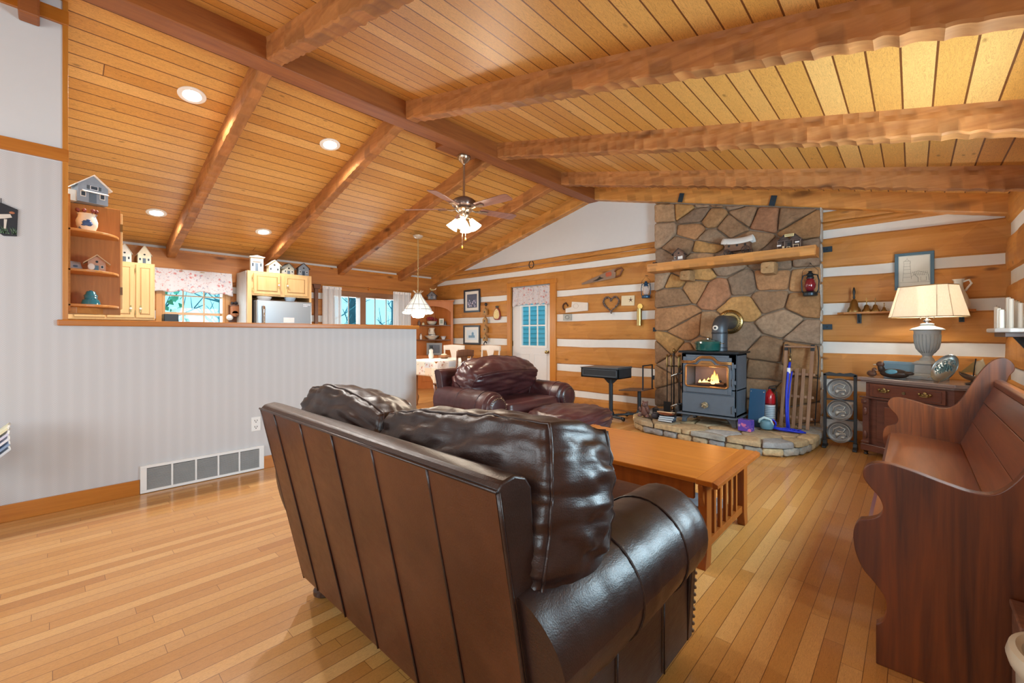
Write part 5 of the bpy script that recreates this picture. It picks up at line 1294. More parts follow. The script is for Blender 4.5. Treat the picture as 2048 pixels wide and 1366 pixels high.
def octa(hw,hd,c): return [(-hw+c,-hd),(hw-c,-hd),(hw,-hd+c),(hw,hd-c),(hw-c,hd),(-hw+c,hd),(-hw,hd-c),(-hw,-hd+c)]
m=MB(); a=octa(.25,.19,.075); b=octa(.19,.125,.05); n=8
m.add([(p[0],p[1],.575) for p in a]+[(p[0],p[1],.865) for p in b],[(i,(i+1)%n,n+(i+1)%n,n+i) for i in range(n)])
g=NG('lamp_shade'); g.col(g.ramp(g.noise(g.obj((200,200,5)),1,2),[(.4,hexc('#F2EBDD')),(.6,hexc('#FBF6EC'))])); g.rough(.9)
tl_=g.n('ShaderNodeBsdfTranslucent'); tl_.inputs[0].default_value=(.98,.93,.84,1); mxs=g.n('ShaderNodeMixShader'); mxs.inputs[0].default_value=.5
g.l(g.b.outputs[0],mxs.inputs[1]); g.l(tl_.outputs[0],mxs.inputs[2]); g.l(mxs.outputs[0],g.t.nodes['Material Output'].inputs[0])
so=m.build('lamp_shade',g.mat,lp,solid=.003)
m=MB(); m.tube([(p[0],p[1],.577) for p in a],.0035,6,closed=True); m.tube([(p[0],p[1],.863) for p in b],.005,6,closed=True)
for i in range(8): m.tube([(a[i][0],a[i][1],.577),(b[i][0],b[i][1],.863)],.0018,6)
m.build('shade_piping',plain('#A88E68',.8),so)
MB().ell((0,0,.68),(.03,.03,.045)).build('bulb',plain('#FFF4DC',.3,0,var=0,emit='#FFE2B0',es=6),lp,smooth=True)
point('lamp_light',(.10,5.56,1.45),17,(1,.93,.82),.04)
ZT=.762
def incm(x,y,z=ZT):
    c,s=math.cos(AC),math.sin(AC); return (-.375+c*x-s*y,5.45+s*x+c*y,z)
# duck decoys
t=thing('duck_decoy','larger painted mallard decoy in front of the lamp on the commode','decoy',incm(.20,.10),AC)
m=MB(); m.ell((.03,0,.045),(.12,.055,.045),18,10); m.ell((.14,0,.055),(.05,.03,.018),10,6); m.tube([(-.07,0,.06),(-.085,0,.10),(-.085,0,.115)],[.03,.024,.022],10); m.build('body',plain('#3A2E28',.4,var=.4,nscale=20),t,smooth=True)
m=MB(); m.ell((-.088,0,.125),(.034,.026,.028),12,8); h_=m.build('head',plain('#5A3C30',.4,var=.2),t,smooth=True); m=MB(); m.ell((-.13,0,.118),(.024,.012,.007),10,6); m.build('bill',plain('#C8B8A0',.4),h_,smooth=True)
m=MB(); m.ell((.03,-.032,.058),(.06,.028,.028),12,6); m.build('wing_patch',plain('#5E9CB4',.4,var=.35,nscale=40),t,smooth=True)
t=thing('duck_decoy','smaller brown duck decoy at the left end of the commode','decoy',incm(.035,.10),AC-.4)
m=MB(); m.ell((-.0,0,.03),(.055,.03,.03)); m.ell((.035,0,.07),(.022,.018,.02)); m.tube([(.03,0,.04),(.035,0,.065)],.015,8); m.build('body',plain('#6A4A3A',.4,var=.3,nscale=30),t,smooth=True); MB().ell((.06,0,.066),(.016,.008,.006),8,5).build('bill',plain('#C0A890',.4),t)
t=thing('blue_box','pale blue flat box standing behind the duck decoys on the commode','box',incm(.12,.36),AC); MB().box(-.13,.17,-.02,.02,0,.145).build('box_body',plain('#7DA4BC',.6,var=.06),t,bevel=.003); MB().box(-.132,.172,-.022,.022,.12,.147).build('lid',plain('#8DB2C8',.6,var=.06),t,bevel=.003)
t=thing('oval_platter','oval silver embossed platter propped on a stand beside the lamp','platter',incm(.625,.07,ZT+.125),rot=(-.30,.42,AC-.30))
m=MB(); m.lathe([(0,.004),(.075,.004),(.10,-.004),(.108,-.008),(.112,-.004),(.10,.008),(0,.01)],axis='y',n=40,sx=.82,sy=1.15); m.build('platter_body',plain('#A6B4B8',.25,.9,var=.12),t,smooth=40)
m=MB(); rr_=random.Random(9)
for i in range(26):
    a=rr_.uniform(0,6.28); r=rr_.uniform(.01,.075); x,z=math.cos(a)*r*.8,math.sin(a)*r*1.1; m.tube([(x+.014*math.cos(q),-.002,z+.016*math.sin(q)) for q in [0,.9,1.8,2.7,3.6,4.5]],.0025,4)
m.build('embossing',plain('#6FA0B0',.3,.8,var=.3),t); m=MB(); m.tube([(-.05,-.02,-.128),(-.03,.0,-.10),(.0,.05,-.09)],.003,5); m.tube([(.05,-.02,-.128),(.03,.0,-.10),(.0,.05,-.09)],.003,5); m.build('wire_easel',M['chrome'],t)
t=thing('model_sailboat','small model sailboat with horn sails at the right end of the commode','model ship',incm(.765,.16),AC-.25)
m=MB(); m.grid(lambda u,v:((u-.5)*.22,math.cos(v*PI)*.035*(1-(2*u-1)**2)**.6,.07-math.sin(v*PI)*.04*(1-(2*u-1)**2)**.5+.03*(2*u-1)**2),14,9); m.build('hull',plain('#6A5240',.35,var=.2),t,smooth=True,solid=.003)
MB().lathe([(.045,0),(.05,.008),(.02,.016),(.01,.035)],n=16).build('stand',plain('#4A3A30',.4),t,smooth=40)
m=MB(); m.tube([(.0,0,.06),(.02,0,.215)],.004,6); m.build('mast',M['black'],t)
m=MB(); m.add([(-.10,0,.09),(-.0,.01,.10),(.015,0,.20)],[(0,1,2)]); m.build('jib_sail',plain('#B89A60',.5,var=.25),t,solid=.003); m=MB(); m.grid(lambda u,v:(.015+.10*u*(1-v*.45),.02*math.sin(u*PI),.08+.11*v+.03*u*v),8,8); m.build('main_sail',plain('#C8BEA0',.5,var=.25),t,smooth=True,solid=.003)
# ================================================================ right wall shelf with bells
sh=thing('wall_shelf','long thin pine shelf on dark brackets on the right log wall behind the lamp','shelf',(-.085,5.91,1.415))
m=MB(); m.prism([(-.52,.06),(.52,.06),(.52,-.02),(.46,-.075),(-.46,-.075),(-.52,-.02)],'xy',-.02,.0); m.build('board',wood('shelf_pine','#A86A34','#C88C50','x',1.2,.5),sh,bevel=.003)
for x in (-.335,.43): m=MB(); m.box(x-.018,x+.018,.035,.06,-.12,-.02); m.box(x-.018,x+.018,-.05,.06,-.028,-.02); m.prism([(-.05,-.028),(-.035,-.028),(.045,-.11),(.045,-.12)],'yz',x-.006,x+.006); m.build('bracket',plain('#2C3A44',.5,.2),sh)
def bell(x,h,lab,big=False,y=5.88):
    t=thing('hand_bell',lab,'bell',(x,y,1.416),group=None); r=h*.26 if not big else h*.22; hb=h*.5
    m=MB(); m.lathe([(r*1.05,0),(r,.01*h/.1),(r*.66,hb*.45),(r*.55,hb*.8),(r*.25,hb),(0,hb*1.02)],n=22); m.build('bell_body',M['brass'],t,smooth=40)
    m=MB()
    if big: m.lathe([(.006,hb),(.012,hb*1.15),(.008,hb*1.3),(.014,hb*1.6),(.009,h*.93),(0,h)],n=12); m.build('handle',M['black'],t,smooth=40)
    else: m.lathe([(.003,hb),(.005,hb*1.2),(.003,hb*1.5),(.005,h*.92),(0,h)],n=8); m.build('handle',M['brass'],t,smooth=40)
    m=MB(); m.ell((0,0,.006),r*.25,8,6); m.build('clapper',M['iron'],t)
bell(-.46,.27,'largest brass hand bell with a black handle, leftmost on the wall shelf',True)
bell(-.355,.15,'slim brass bell next to the large black-handled bell'); bell(-.285,.145,'brass bell third from the left on the wall shelf'); bell(-.215,.09,'small squat brass bell fourth from the left on the wall shelf'); bell(-.145,.065,'tiny brass bell beside the lamp shade on the wall shelf'); bell(-.06,.065,'small brass bell half hidden behind the lamp shade')
t=thing('ceramic_jug','white ceramic jug with a blue oval emblem at the right end of the wall shelf','jug',(.32,5.885,1.416))
m=MB(); m.lathe([(.055,0),(.075,.02),(.078,.06),(.06,.13),(.036,.19),(.03,.23),(.033,.27),(.045,.285),(.036,.282),(.026,.25)],n=28,sy=.7); m.build('jug_body',plain('#D6D9D6',.3,var=.05,coat=.3),t,smooth=40)
m=MB(); m.tube([(.03,0,.26),(.07,0,.275),(.085,0,.24),(.06,0,.20),(.045,0,.17)],.009,8); m.build('handle',plain('#D6D9D6',.3,var=.05),t,smooth=True)
m=MB(); m.tube([(-.012+.036*math.cos(a),-.052-.004*math.cos(a),.075+.038*math.sin(a)) for a in [2*PI*k/24 for k in range(24)]],.003,5,closed=True); m.tube([(-.03,-.055,.06),(-.015,-.056,.09),(-.01,-.057,.06),(.008,-.056,.085),(.012,-.055,.06)],.004,5); m.build('blue_emblem',plain('#3A5068',.5),t,smooth=True)
# candle shelf on right wall
cs=thing('candle_shelf','small wall shelf with a pale rounded edge near the right wall window','shelf',(.657,4.45,1.19))
m=MB(); m.prism([(-.03,-.28),(-.20,-.28),(-.26,-.2),(-.28,0),(-.26,.2),(-.2,.28),(-.03,.28)],'xy',-.0,.028); m.build('shelf_top',plain('#D2D4D4',.35,var=.05),cs,bevel=.008,seg=3)
m=MB(); m.box(-.22,-.03,-.24,.24,-.03,0); m.build('apron',plain('#4A3028',.4),cs,bevel=.003); m=MB(); m.prism([(-.16,-.03),(-.03,-.03),(-.03,-.22),(-.05,-.2)],'xz',-.012,.012); m.build('bracket',M['iron'],cs)
rr_=random.Random(5)
for i in range(9):
    x=.42+.045*(i%3)+.01; y=4.28+.07*(i//3)*1.6+.03*(i%3); h=.12+.10*((i*5)%7)/7
    t=thing('taper_candle','slim white candle in the cluster on the right wall shelf','candle',(x,y,1.219),group='white candles on the right wall shelf')
    m=MB(); m.lathe([(.013,0),(.013,h),(.006,h+.004),(0,h+.004)],n=12); m.build('wax',plain('#E9E6DC',.4,var=.03),t,smooth=40); MB().cyl((0,0,h),(0,0,h+.012),.0012,n=5).build('wick',M['black'],t)
# ================================================================ bottom right corner: crate + crock
t=thing('wooden_box','worn brown wooden box against the near end of the pew','box',(.41,1.90,0))
m=MB(); m.box(-.19,.19,-.085,.085,0,.36); m.build('box_body',wood('old_box','#4A2C20','#8A5C44','x',2,.6),t,bevel=.004); MB().box(-.195,.195,-.09,.09,.36,.376).build('lid',bpy.data.materials['old_box'],t,bevel=.004)
t=thing('stoneware_crock','cream stoneware crock with a blue mark in the bottom right corner','crock',(.325,1.63,0))
m=MB(); m.lathe([(.12,0),(.128,.01),(.135,.2),(.138,.35),(.150,.365),(.155,.385),(.150,.405),(.138,.41),(.128,.40),(.125,.34),(.12,.06),(0,.05)],n=48); m.build('crock_body',plain('#CFC8B4',.35,var=.08,nscale=14,coat=.3),t,smooth=40)
m=MB(); m.tube([(-.138*math.cos(a),-.138*math.sin(a),.24+.04*math.sin(6*a)) for a in [.1+.06*k for k in range(18)]],.008,6); m.build('blue_mark',plain('#5A78A0',.4,var=.3),t,smooth=True)
# ================================================================ left wall bits
t=thing('floor_vent','long white wall register vent with five louvred sections in the baseboard','vent',(WX,.862,.0))
m=MB()
for (a,b,c,d_) in ((-.412,.412,.185,.205),(-.412,.412,.004,.024),(-.412,-.375,.024,.185),(.375,.412,.024,.185)): m.box(0,.022,a,b,c,d_)
for i in range(1,5): y=-.375+.75*i/5; m.box(0,.02,y-.006,y+.006,.024,.185)
m.build('frame',M['white'],t,bevel=.002)
m=MB()
for i in range(18): z=.03+i*.0086; m.prism([(.006,z),(.018,z-.004),(.019,z-.002),(.007,z+.002)],'xz',-.375,.375)
m.build('louvres',plain('#B8B6B4',.5),t); MB().box(0.001,.004,-.375,.375,.024,.185).build('duct_backing',plain('#2A2626',.8),t)
t=thing('wall_outlet','white duplex outlet on the half wall above the vent','outlet',(WX,1.215,.40)); MB().box(0,.006,-.036,.036,-.06,.06).build('plate',M['white'],t,bevel=.002)
m=MB()
for z in (-.027,.027):
    m.box(.006,.0075,-.011,-.007,z-.002,z+.01).box(.006,.0075,.007,.011,z-.002,z+.01).cyl((.006,0,z-.01),(.0075,0,z-.01),.004,n=10)
m.build('socket_slots',M['black'],t)
t=thing('slate_plaque','dark slate hanging painted with a white mailbox and green grass on the left wall','plaque',(WX,-.19,1.90))
m=MB(); m.prism([(-.09,.07),(-.02,.10),(.05,.07),(.045,-.10),(-.01,-.105),(-.06,-.06),(-.10,-.02)],'yz',0,.01); m.build('slate',plain('#2A2B31',.7,var=.2),t,bevel=.002); MB().cyl((.005,-.02,.10),(.005,-.02,.128),.002,n=6).build('hook',M['iron'],t)
MB().prism([(-.05,-.0),(-.045,.022),(.018,.035),(.026,.015),(-.005,.003),(-.045,-.008)],'yz',.010,.012).prism([(-.008,.0),(.005,.0),(.0,-.06),(-.008,-.06)],'yz',.010,.012).prism([(-.042,-.008),(-.03,-.008),(-.028,-.028),(-.042,-.028)],'yz',.010,.012).build('painted_mailbox',plain('#D8CFC4',.8),t)
m=MB(); rr_=random.Random(8)
for i in range(34): y=rr_.uniform(-.055,.04); m.prism([(y,-.09),(y+.004,-.09),(y+rr_.uniform(-.02,.02),rr_.uniform(-.065,-.035))],'yz',.010,.0115)
m.build('painted_grass',plain('#6A8A6A',.8,var=.3),t); m=MB(); m.ell((.011,.025,.045),(.002,.012,.008),8,5).ell((.011,-.045,.05),(.002,.014,.007),8,5); m.build('painted_birds',plain('#B07050',.8),t)
# magazine rack at left edge
rk=thing('magazine_rack','black wire magazine rack at the left edge of the floor area','rack',(-3.95,-.42,0))
m=MB(); 
for x in (-.15,.15): m.tube([(x,-.18,.0),(x,-.20,.35),(x,-.17,.42)],.008,6); m.tube([(x,.11,.0),(x,.09,.35),(x,.15,.50)],.008,6); m.tube([(x,-.19,.30),(x,0,.24),(x,.10,.32)],.006,6)
for p in ((-.19,.30),(-.17,.42),(.10,.32),(.15,.50),(0,.24)): m.tube([(-.15,p[0],p[1]),(.15,p[0],p[1])],.006,6)
m.build('wire_frame',M['black'],rk,smooth=True)
for i,c in enumerate(('#E8E4C0','#D8D8EC','#E6E8F0','#8CA4C4','#D8E0E8')):
    t=thing('magazine',['pale yellow magazine, topmost at the left edge of the photo','lilac magazine under the pale yellow one at the left edge','white magazine in the middle of the leaning pile at the left edge','blue magazine low in the leaning pile at the left edge','pale folded newspaper, lowest in the left edge pile'][i],'magazine',(-3.95,-.235,.57-.03*i),rot=(.75-.0*i,0,.02*i))
    MB().box(-.12,.12,-.14,.09,-.006,.006).build('cover',plain(c,.4,var=.15,nscale=8),t); MB().box(-.118,.118,-.138,.092,-.004,.004).build('pages',plain('#D8D8D4',.8),t)
# ================================================================ CEILING FAN
FX,FY=-3.96,3.40
fn=thing('ceiling_fan','ceiling fan with four rosewood blades in view and a cluster of lit frosted glass shades','ceiling fan',(FX,FY,0))
CH=plain('#B9A894',.2,.9,var=.15)
m=MB(); m.lathe([(.075,3.33),(.082,3.32),(.078,3.29),(.05,3.255),(.02,3.235),(.015,3.22)],n=28); m.build('canopy',CH,fn,smooth=40)
m=MB(); m.cyl((0,0,2.82),(0,0,3.25),.014,n=14); m.build('downrod',CH,fn,smooth=40)
m=MB(); m.lathe([(.02,2.84),(.06,2.83),(.12,2.80),(.145,2.775),(.148,2.745),(.14,2.72),(.10,2.70)],n=36); m.build('motor_housing',plain('#7C6A62',.25,.5,var=.1),fn,smooth=40)
m=MB(); m.lathe([(.10,2.70),(.11,2.685),(.095,2.66),(.06,2.64),(.07,2.62),(.055,2.59),(.03,2.57),(.02,2.54),(0,2.53)],n=28); m.build('switch_housing',CH,fn,smooth=40)
BL=wood('fan_blade','#64403A','#9C6E60','x',1.2,.3)
for k in range(5):
    a=math.radians(3+72*k); q=MB(); q.M=Matrix.Translation((0,0,2.69))@Matrix.Rotation(a,4,'Z')@Matrix.Rotation(math.radians(-12),4,'X')
    q.prism([(.21,-.055),(.24,-.06),(.66,-.075),(.70,-.07),(.725,-.05),(.725,.05),(.70,.07),(.66,.075),(.24,.06),(.21,.055)],'xy',-.003,.003); bo=q.build('blade',BL,fn,bevel=.002)
    q=MB(); q.M=Matrix.Translation((0,0,2.685))@Matrix.Rotation(a,4,'Z'); q.tube([(.10,0,0),(.15,0,-.012),(.20,0,-.004)],.012,8); q.prism([(.18,-.02),(.30,-.035),(.32,0),(.30,.035),(.18,.02)],'xy',-.010,-.004); q.build('blade_bracket',CH,bo,smooth=40)
GL=plain('#FFF8EC',.2,0,var=0,emit='#FFE9CC',es=5.0)
for k in range(4):
    a=math.radians(40+90*k); dx,dy=math.cos(a),math.sin(a)
    q=MB(); q.tube([(dx*.03,dy*.03,2.58),(dx*.07,dy*.07,2.575),(dx*.09,dy*.09,2.55)],.010,8); so=q.build('light_arm',CH,fn,smooth=True)
    q=MB(); q.M=Matrix.Translation((dx*.085,dy*.085,2.56))@Matrix.Rotation(a,4,'Z')@Matrix.Rotation(math.radians(-32),4,'Y'); q.lathe([(.022,0),(.03,-.02),(.045,-.06),(.062,-.10),(.072,-.125),(.066,-.125),(.05,-.08),(0,-.03)],n=18); q.build('glass_shade',GL,so,smooth=40)
    point('fan_light',(FX+dx*.13,FY+dy*.13,2.44),11,(1,.88,.72),.05)
for dx,l in ((.03,.20),(-.03,.29)):
    m=MB(); m.cyl((dx,.0,2.54-l),(dx,0,2.55),.0022,n=6); co_=m.build('pull_chain',CH,fn); MB().lathe([(.003,0),(.009,-.012),(.009,-.035),(0,-.04)],(dx,0,2.54-l),n=10).build('pull_knob',M['oakc'],co_,smooth=40)
# ================================================================ PENDANT
pn=thing('pendant_lamp','scalloped leaded-glass pendant lamp hanging by a chain over the dining table','pendant lamp',(-6.15,4.26,0))
m=MB(); m.lathe([(.01,2.80),(.05,2.805),(.08,2.83),(.085,2.85)],n=20); m.build('canopy',plain('#CFC4B4',.3,.4),pn,smooth=40)
m=MB(); z=2.80; i=0
while z>1.90:
    pts=[(0.010*math.cos(a),0,z-.018+.022*math.sin(a)) for a in [2*PI*k/10 for k in range(10)]]
    if i%2: pts=[(p[1],p[0],p[2]) for p in pts]
    m.tube(pts,.003,5,closed=True); z-=.034; i+=1
m.cyl((0,0,1.88),(0,0,2.80),.002,n=5); m.build('chain',plain('#D9C89A',.3,.8),pn)
PG=plain('#E9EEF0',.15,0,var=.2,nscale=20,emit='#F4EEDF',es=.25,alpha=.75)
n=12; m=MB(); ring=[(.05,1.86),(.08,1.80),(.17,1.68),(.225,1.60),(.23,1.545),(.19,1.535)]
m.lathe(ring[:5],n=n); 
for k in range(n):
    a=2*PI*(k+.5)/n; m.ell((math.cos(a)*.215,math.sin(a)*.215,1.545),(.05,.05,.028),8,5)
go=m.build('leaded_glass_shade',PG,pn)
m=MB()
for k in range(n):
    a=2*PI*k/n; m.tube([(math.cos(a)*r,math.sin(a)*r,z) for r,z in ring[:5]],.004,5)
for r,z in ((.05,1.86),(.17,1.68),(.228,1.60)): m.tube([(math.cos(2*PI*k/24)*r,math.sin(2*PI*k/24)*r,z) for k in range(24)],.004,5,closed=True)
m.build('lead_lines',plain('#8A9098',.4,.6),go)
m=MB()
for k in range(8): a=2*PI*k/8; m.tube([(0,0,1.86),(math.cos(a)*.05,math.sin(a)*.05,1.88),(math.cos(a)*.09,math.sin(a)*.09,1.915)],.006,5)
m.build('filigree_crown',plain('#D8CFC0',.3,.6),pn,smooth=True)
m=MB(); m.lathe([(.10,1.545),(.115,1.50),(.09,1.46),(0,1.45)],n=12); m.build('lower_bowl',PG,pn)
MB().ell((0,0,1.60),.045,12,8).build('bulb',plain('#FFF4DC',.3,0,var=0,emit='#FFEBCB',es=6),pn)
point('pendant_light',(-6.15,4.26,1.41),20,(1,.9,.75),.06)
# ================================================================ RECESSED LIGHTS
sl=math.atan(.2525)
for i,(x,y) in enumerate(((-4.654,.852),(-4.71,2.106),(-6.96,.91),(-7.02,2.148))):
    z=zl(x)
    t=thing('recessed_light',['recessed ceiling light nearest the camera, large at upper left','recessed ceiling light second along the ridge, left of the fan','recessed ceiling light above the kitchen shelf unit at far left','recessed ceiling light above the fridge cabinet'][i],'ceiling light',(x,y,z),rot=(0,-sl,0))
    m=MB(); m.lathe([(.065,-.002),(.07,-.010),(.095,-.012),(.105,-.006),(.105,.0)],n=36); m.build('trim_ring',plain('#F0EEEA',.4,var=0),t,smooth=40)
    m=MB(); m.lathe([(.066,-.003),(0,-.003)],n=28); m.build('lens',plain('#FFFFFF',.3,0,var=0,emit='#FFF6EA',es=14),t)
    s=bpy.data.lights.new('recessed_beam','SPOT'); s.energy=[130,120,48,45][i]; s.color=(1,.96,.90); s.spot_size=math.radians(150); s.spot_blend=.6; s.shadow_soft_size=.06
    so=bpy.data.objects.new('recessed_beam',s); C.objects.link(so); so.location=(x,y,z-.03); so.rotation_euler=(0,0,0)
# living-side recessed lights (behind and beside the camera)
# ================================================================ KITCHEN
su=thing('corner_shelf_unit','open-ended oak shelf unit with three rounded shelves left of the pass-through','shelf unit',(-4.6,.08,0))
OK=M['shelfoak']; OY=M['shelfoaky']
MB().box(-.02,0,0,.30,1.33,2.165).build('end_panel',OK,su,bevel=.003)
MB().box(-1.0,-.02,0,.295,1.36,2.16).build('cabinet_box',M['cab'],su)
m=MB(); m.box(-.95,-.03,.295,.315,1.38,2.14); do=m.build('cabinet_door',M['cab'],su,bevel=.003)
for z in (1.52,2.02): MB().box(-.02,.006,.297,.312,z-.03,z+.03).build('hinge',M['chrome'],su)
MB().box(0,.27,0,.016,1.34,2.165).build('wall_board',OY,su)
for z in (1.395,1.645,1.93):
    pts=[(0,0),(.27,0),(.27,.05)]+[(.27*math.cos(a)**.8,.05+.24*math.sin(a)) for a in [PI/2*k/8 for k in range(1,9)]]
    MB().prism(pts,'xy',z-.018,z).build('shelf',OY,su,bevel=.004)
m=MB(); m.prism([(0,0),(.2,0),(.2,.05),(.1,.16),(0,.2)],'xy',1.33,1.377); m.build('bottom_bracket',OY,su,bevel=.003)
# house on top
def awn(t,w,d,h):
    MB().prism([(-d/2-.045,h*.56),(-d/2,h*.70),(-d/2,h*.66),(-d/2-.045,h*.53)],'yz',-w*.38,w*.45).build('awning',plain('#F0EDE8',.7),t)
    MB().box(-w*.75,-w*.5,-d*.3,d*.4,0,h*.62).build('lean_to',plain('#E6E2D6',.7,var=.1),t)
    q=MB().box(-w*.12,w*.16,-d/2-.003,-d/2,h*.78,h*1.0).build('upper_window',plain('#E8E8EA',.6),t); MB().box(-w*.09,w*.13,-d/2-.005,-d/2-.003,h*.8,h*.98).build('panes',plain('#2A3644',.4),q)
    for s in (-1,1): MB().box(w*.02+s*w*.19-w*.05,w*.02+s*w*.19+w*.05,-d/2-.004,-d/2,h*.78,h*1.0).build('shutter',plain('#4A5660',.7),t)
house('wooden_birdhouse','large grey-blue farmhouse birdhouse with a white awning on top of the shelf unit',(-4.60,.205,2.167),PI/2+.25,.17,.14,.13,'#8E9AA8','#E6DED4',extra=awn,chim=False,hole=False)
# crock with wooden spoons
t=thing('painted_crock','small cream crock with blue flowers on the top shelf','crock',(-4.47,.185,1.931))
m=MB(); m.lathe([(.035,0),(.045,.01),(.058,.05),(.060,.08),(.05,.115),(.048,.125),(.056,.135),(.046,.13),(.040,.11)],n=28); m.build('crock_body',floral('crock_glaze','#E4DCCB',[('#2F4F86',15,.30)]),t,smooth=40)
for i,(dx,dy) in enumerate(((-.01,-.035),(0,-.01),(.01,.022),(0,.036))):
    q=MB(); q.cyl((0,0,.04),(dx*1.3,dy*1.3,.15),.004,n=6); q.ell((dx*1.4,dy*1.4,.162),.014,10,7); q.build('berry_stick',plain('#7A3024',.4),t,smooth=True)
m=MB()
for k in range(9): m.ell((.057,-.02+.006*k%.04,.045+.009*(k%5)),(.006,.013,.007),8,5)
m.ell((.0575,.0,.06),(.005,.026,.02),10,6); m.build('blue_flower_mark',plain('#34568C',.4,var=.3,nscale=60),t,smooth=True)
t=house('cottage_birdhouse','small pink cottage birdhouse with a cat face on the middle shelf',(-4.46,.235,1.646),PI/2,.095,.08,.07,'#C49A84','#C8AE8C',porch='#5E7E90',over=.025)
MB().ell((-.03,-.045,.03),(.02,.006,.024)).build('cat_face',plain('#E8E0D8',.7),t,smooth=True)
t=thing('card','small grey card leaning on the middle shelf','card',(-4.47,.135,1.649),rot=(0,-.25,0)); m=MB(); m.add([(0,-.045,0),(0,.03,0),(-.003,.015,.062),(-.003,-.055,.068)],[(0,1,2,3)]); m.build('card',plain('#A8A4A8',.6),t,solid=.004); MB().ell((.004,-.01,.028),(.002,.014,.008),10,5).build('printed_oval',plain('#5A6A80',.6),t)
t=thing('glass_insulator','teal glass telegraph insulator on the bottom shelf','insulator',(-4.46,.205,1.396))
m=MB(); m.lathe([(.055,0),(.052,.02),(.045,.038),(.036,.042),(.040,.05),(.036,.057),(.040,.066),(.036,.074),(.03,.08),(.026,.095),(.022,.10),(0,.10)],n=28); m.build('skirt',plain('#2E8CA0',.08,0,var=.25,nscale=10,alpha=.85,coat=.8),t,smooth=40); MB().lathe([(.012,.1),(.008,.106),(0,.107)],n=12).build('crown',plain('#26768C',.1),t,smooth=40)
# counter in the pass-through + things
cn=thing('base_cabinet','maple base cabinets with a pale counter under the sink window','cabinet',(-7.62,1.05,0))
MB().box(-.30,.30,-.98,.94,0,.86).build('carcass',M['cab'],cn)
for i in range(4): q=MB().box(.30,.32,-.96+.475*i,-.96+.475*i+.45,.12,.70).build('door',M['cab'],cn,bevel=.006); MB().ell((.34,-.96+.475*i+.4,.62),.014,8,6).build('knob',M['brass'],q)
MB().box(-.30,.34,-.985,.945,.86,.90).build('counter_top',plain('#CFC6B8',.3),cn,bevel=.005)
def cabdoor(par,x,y0,y1,z0,z1,knob,mat):
    q=MB().box(x,x+.02,y0,y1,z0,z1).build('door',mat,par,bevel=.005); 
    m=MB(); a=.055
    m.prism([(y0+a,z0+a),(y1-a,z0+a),(y1-a,z1-a),(y0+a,z1-a)],'yz',x+.02,x+.028); m.build('raised_panel',mat,q,bevel=.008)
    m=MB(); 
    for (p,r,s,u) in ((y0+a-.012,y0+a-.004,z0+a-.012,z1-a+.012),(y1-a+.004,y1-a+.012,z0+a-.012,z1-a+.012),(y0+a-.012,y1-a+.012,z0+a-.012,z0+a-.004),(y0+a-.012,y1-a+.012,z1-a+.004,z1-a+.012)): m.box(x+.018,x+.0215,p,r,s,u)
    m.build('groove',plain('#B98A50',.5),q)
    m=MB(); m.ell((x+.045,knob[0],knob[1]),.016,10,8); m.cyl((x+.02,knob[0],knob[1]),(x+.04,knob[0],knob[1]),.006,n=8); ko=m.build('porcelain_knob',plain('#EDE6D6',.2),q,smooth=True)
    MB().box(x+.019,x+.022,knob[0]-.01,knob[0]+.01,knob[1]-.045,knob[1]+.045).build('knob_backplate',M['brass'],ko)
    return q
uc=thing('wall_cabinet','maple wall cabinet with two arched doors left of the sink window','cabinet',(-7.95,0,0))
MB().box(.022,.28,.07,.985,1.37,2.145).build('carcass',M['cab'],uc,bevel=.003)
cabdoor(uc,.28,.785,.975,1.40,2.12,(.83,1.52),M['cab']); cabdoor(uc,.28,.50,.77,1.40,2.12,(.73,1.52),M['cab']); cabdoor(uc,.28,.2,.485,1.40,2.12,(.44,1.52),M['cab'])
m=MB()
for z in (1.47,2.04): m.box(.30,.306,.775,.783,z-.03,z+.03)
m.build('hinge',M['brass'],uc)
for y,lab,wl in ((.68,'white lighthouse-style birdhouse half hidden behind the shelf unit','#E8E4DA'),(.885,'cream pointed birdhouse with a green fern on the wall cabinet','#E4DAC0')):
    t=house('wooden_birdhouse',lab,(-7.80,y,2.147),PI/2,.14,.11,.13,wl,'#DCD4C4',rh=.12,over=.012)
# fridge surround
fc=thing('fridge_cabinet','tall maple cabinet surround with two doors over the refrigerator','cabinet',(-7.95,0,0))
FXX=.56
MB().box(.03,FXX,2.04,2.0999,0,2.15).box(.03,FXX,2.9551,2.99,0,2.15).box(.03,FXX-.001,2.10,2.955,1.775,2.15).build('carcass',M['cab'],fc)
MB().box(.03,FXX-.04,2.03,2.039,0,2.148).build('side_panel',plain('#C9C4C0',.5),fc)
cabdoor(fc,FXX,2.12,2.50,1.80,2.12,(2.47,1.95),M['cab']); cabdoor(fc,FXX,2.56,2.92,1.80,2.12,(2.60,1.95),M['cab'])
m=MB()
for z in (1.86,2.06): m.box(FXX+.02,FXX+.026,2.10,2.115,z-.03,z+.03)
m.build('hinge',M['brass'],fc)
rf=thing('refrigerator','stainless steel refrigerator inside the maple cabinet surround','refrigerator',(-7.90,0,0))
SS=NG('stainless'); SS.col(hexc('#A9AFB6')); SS.b.inputs['Metallic'].default_value=.85; SS.rough(.32); SS.bump(SS.noise(SS.obj((3,3,300)),1,2),.05,.002); SS=SS.mat
MB().box(.02,.60,2.13,2.935,.02,1.70).build('cabinet_body',plain('#5A5E64',.5),rf,bevel=.01)
do=MB().box(.60,.66,2.13,2.935,.75,1.70).build('upper_door',SS,rf,bevel=.012,seg=3); MB().box(.60,.66,2.13,2.935,.06,.74).build('freezer_drawer',SS,rf,bevel=.012,seg=3)
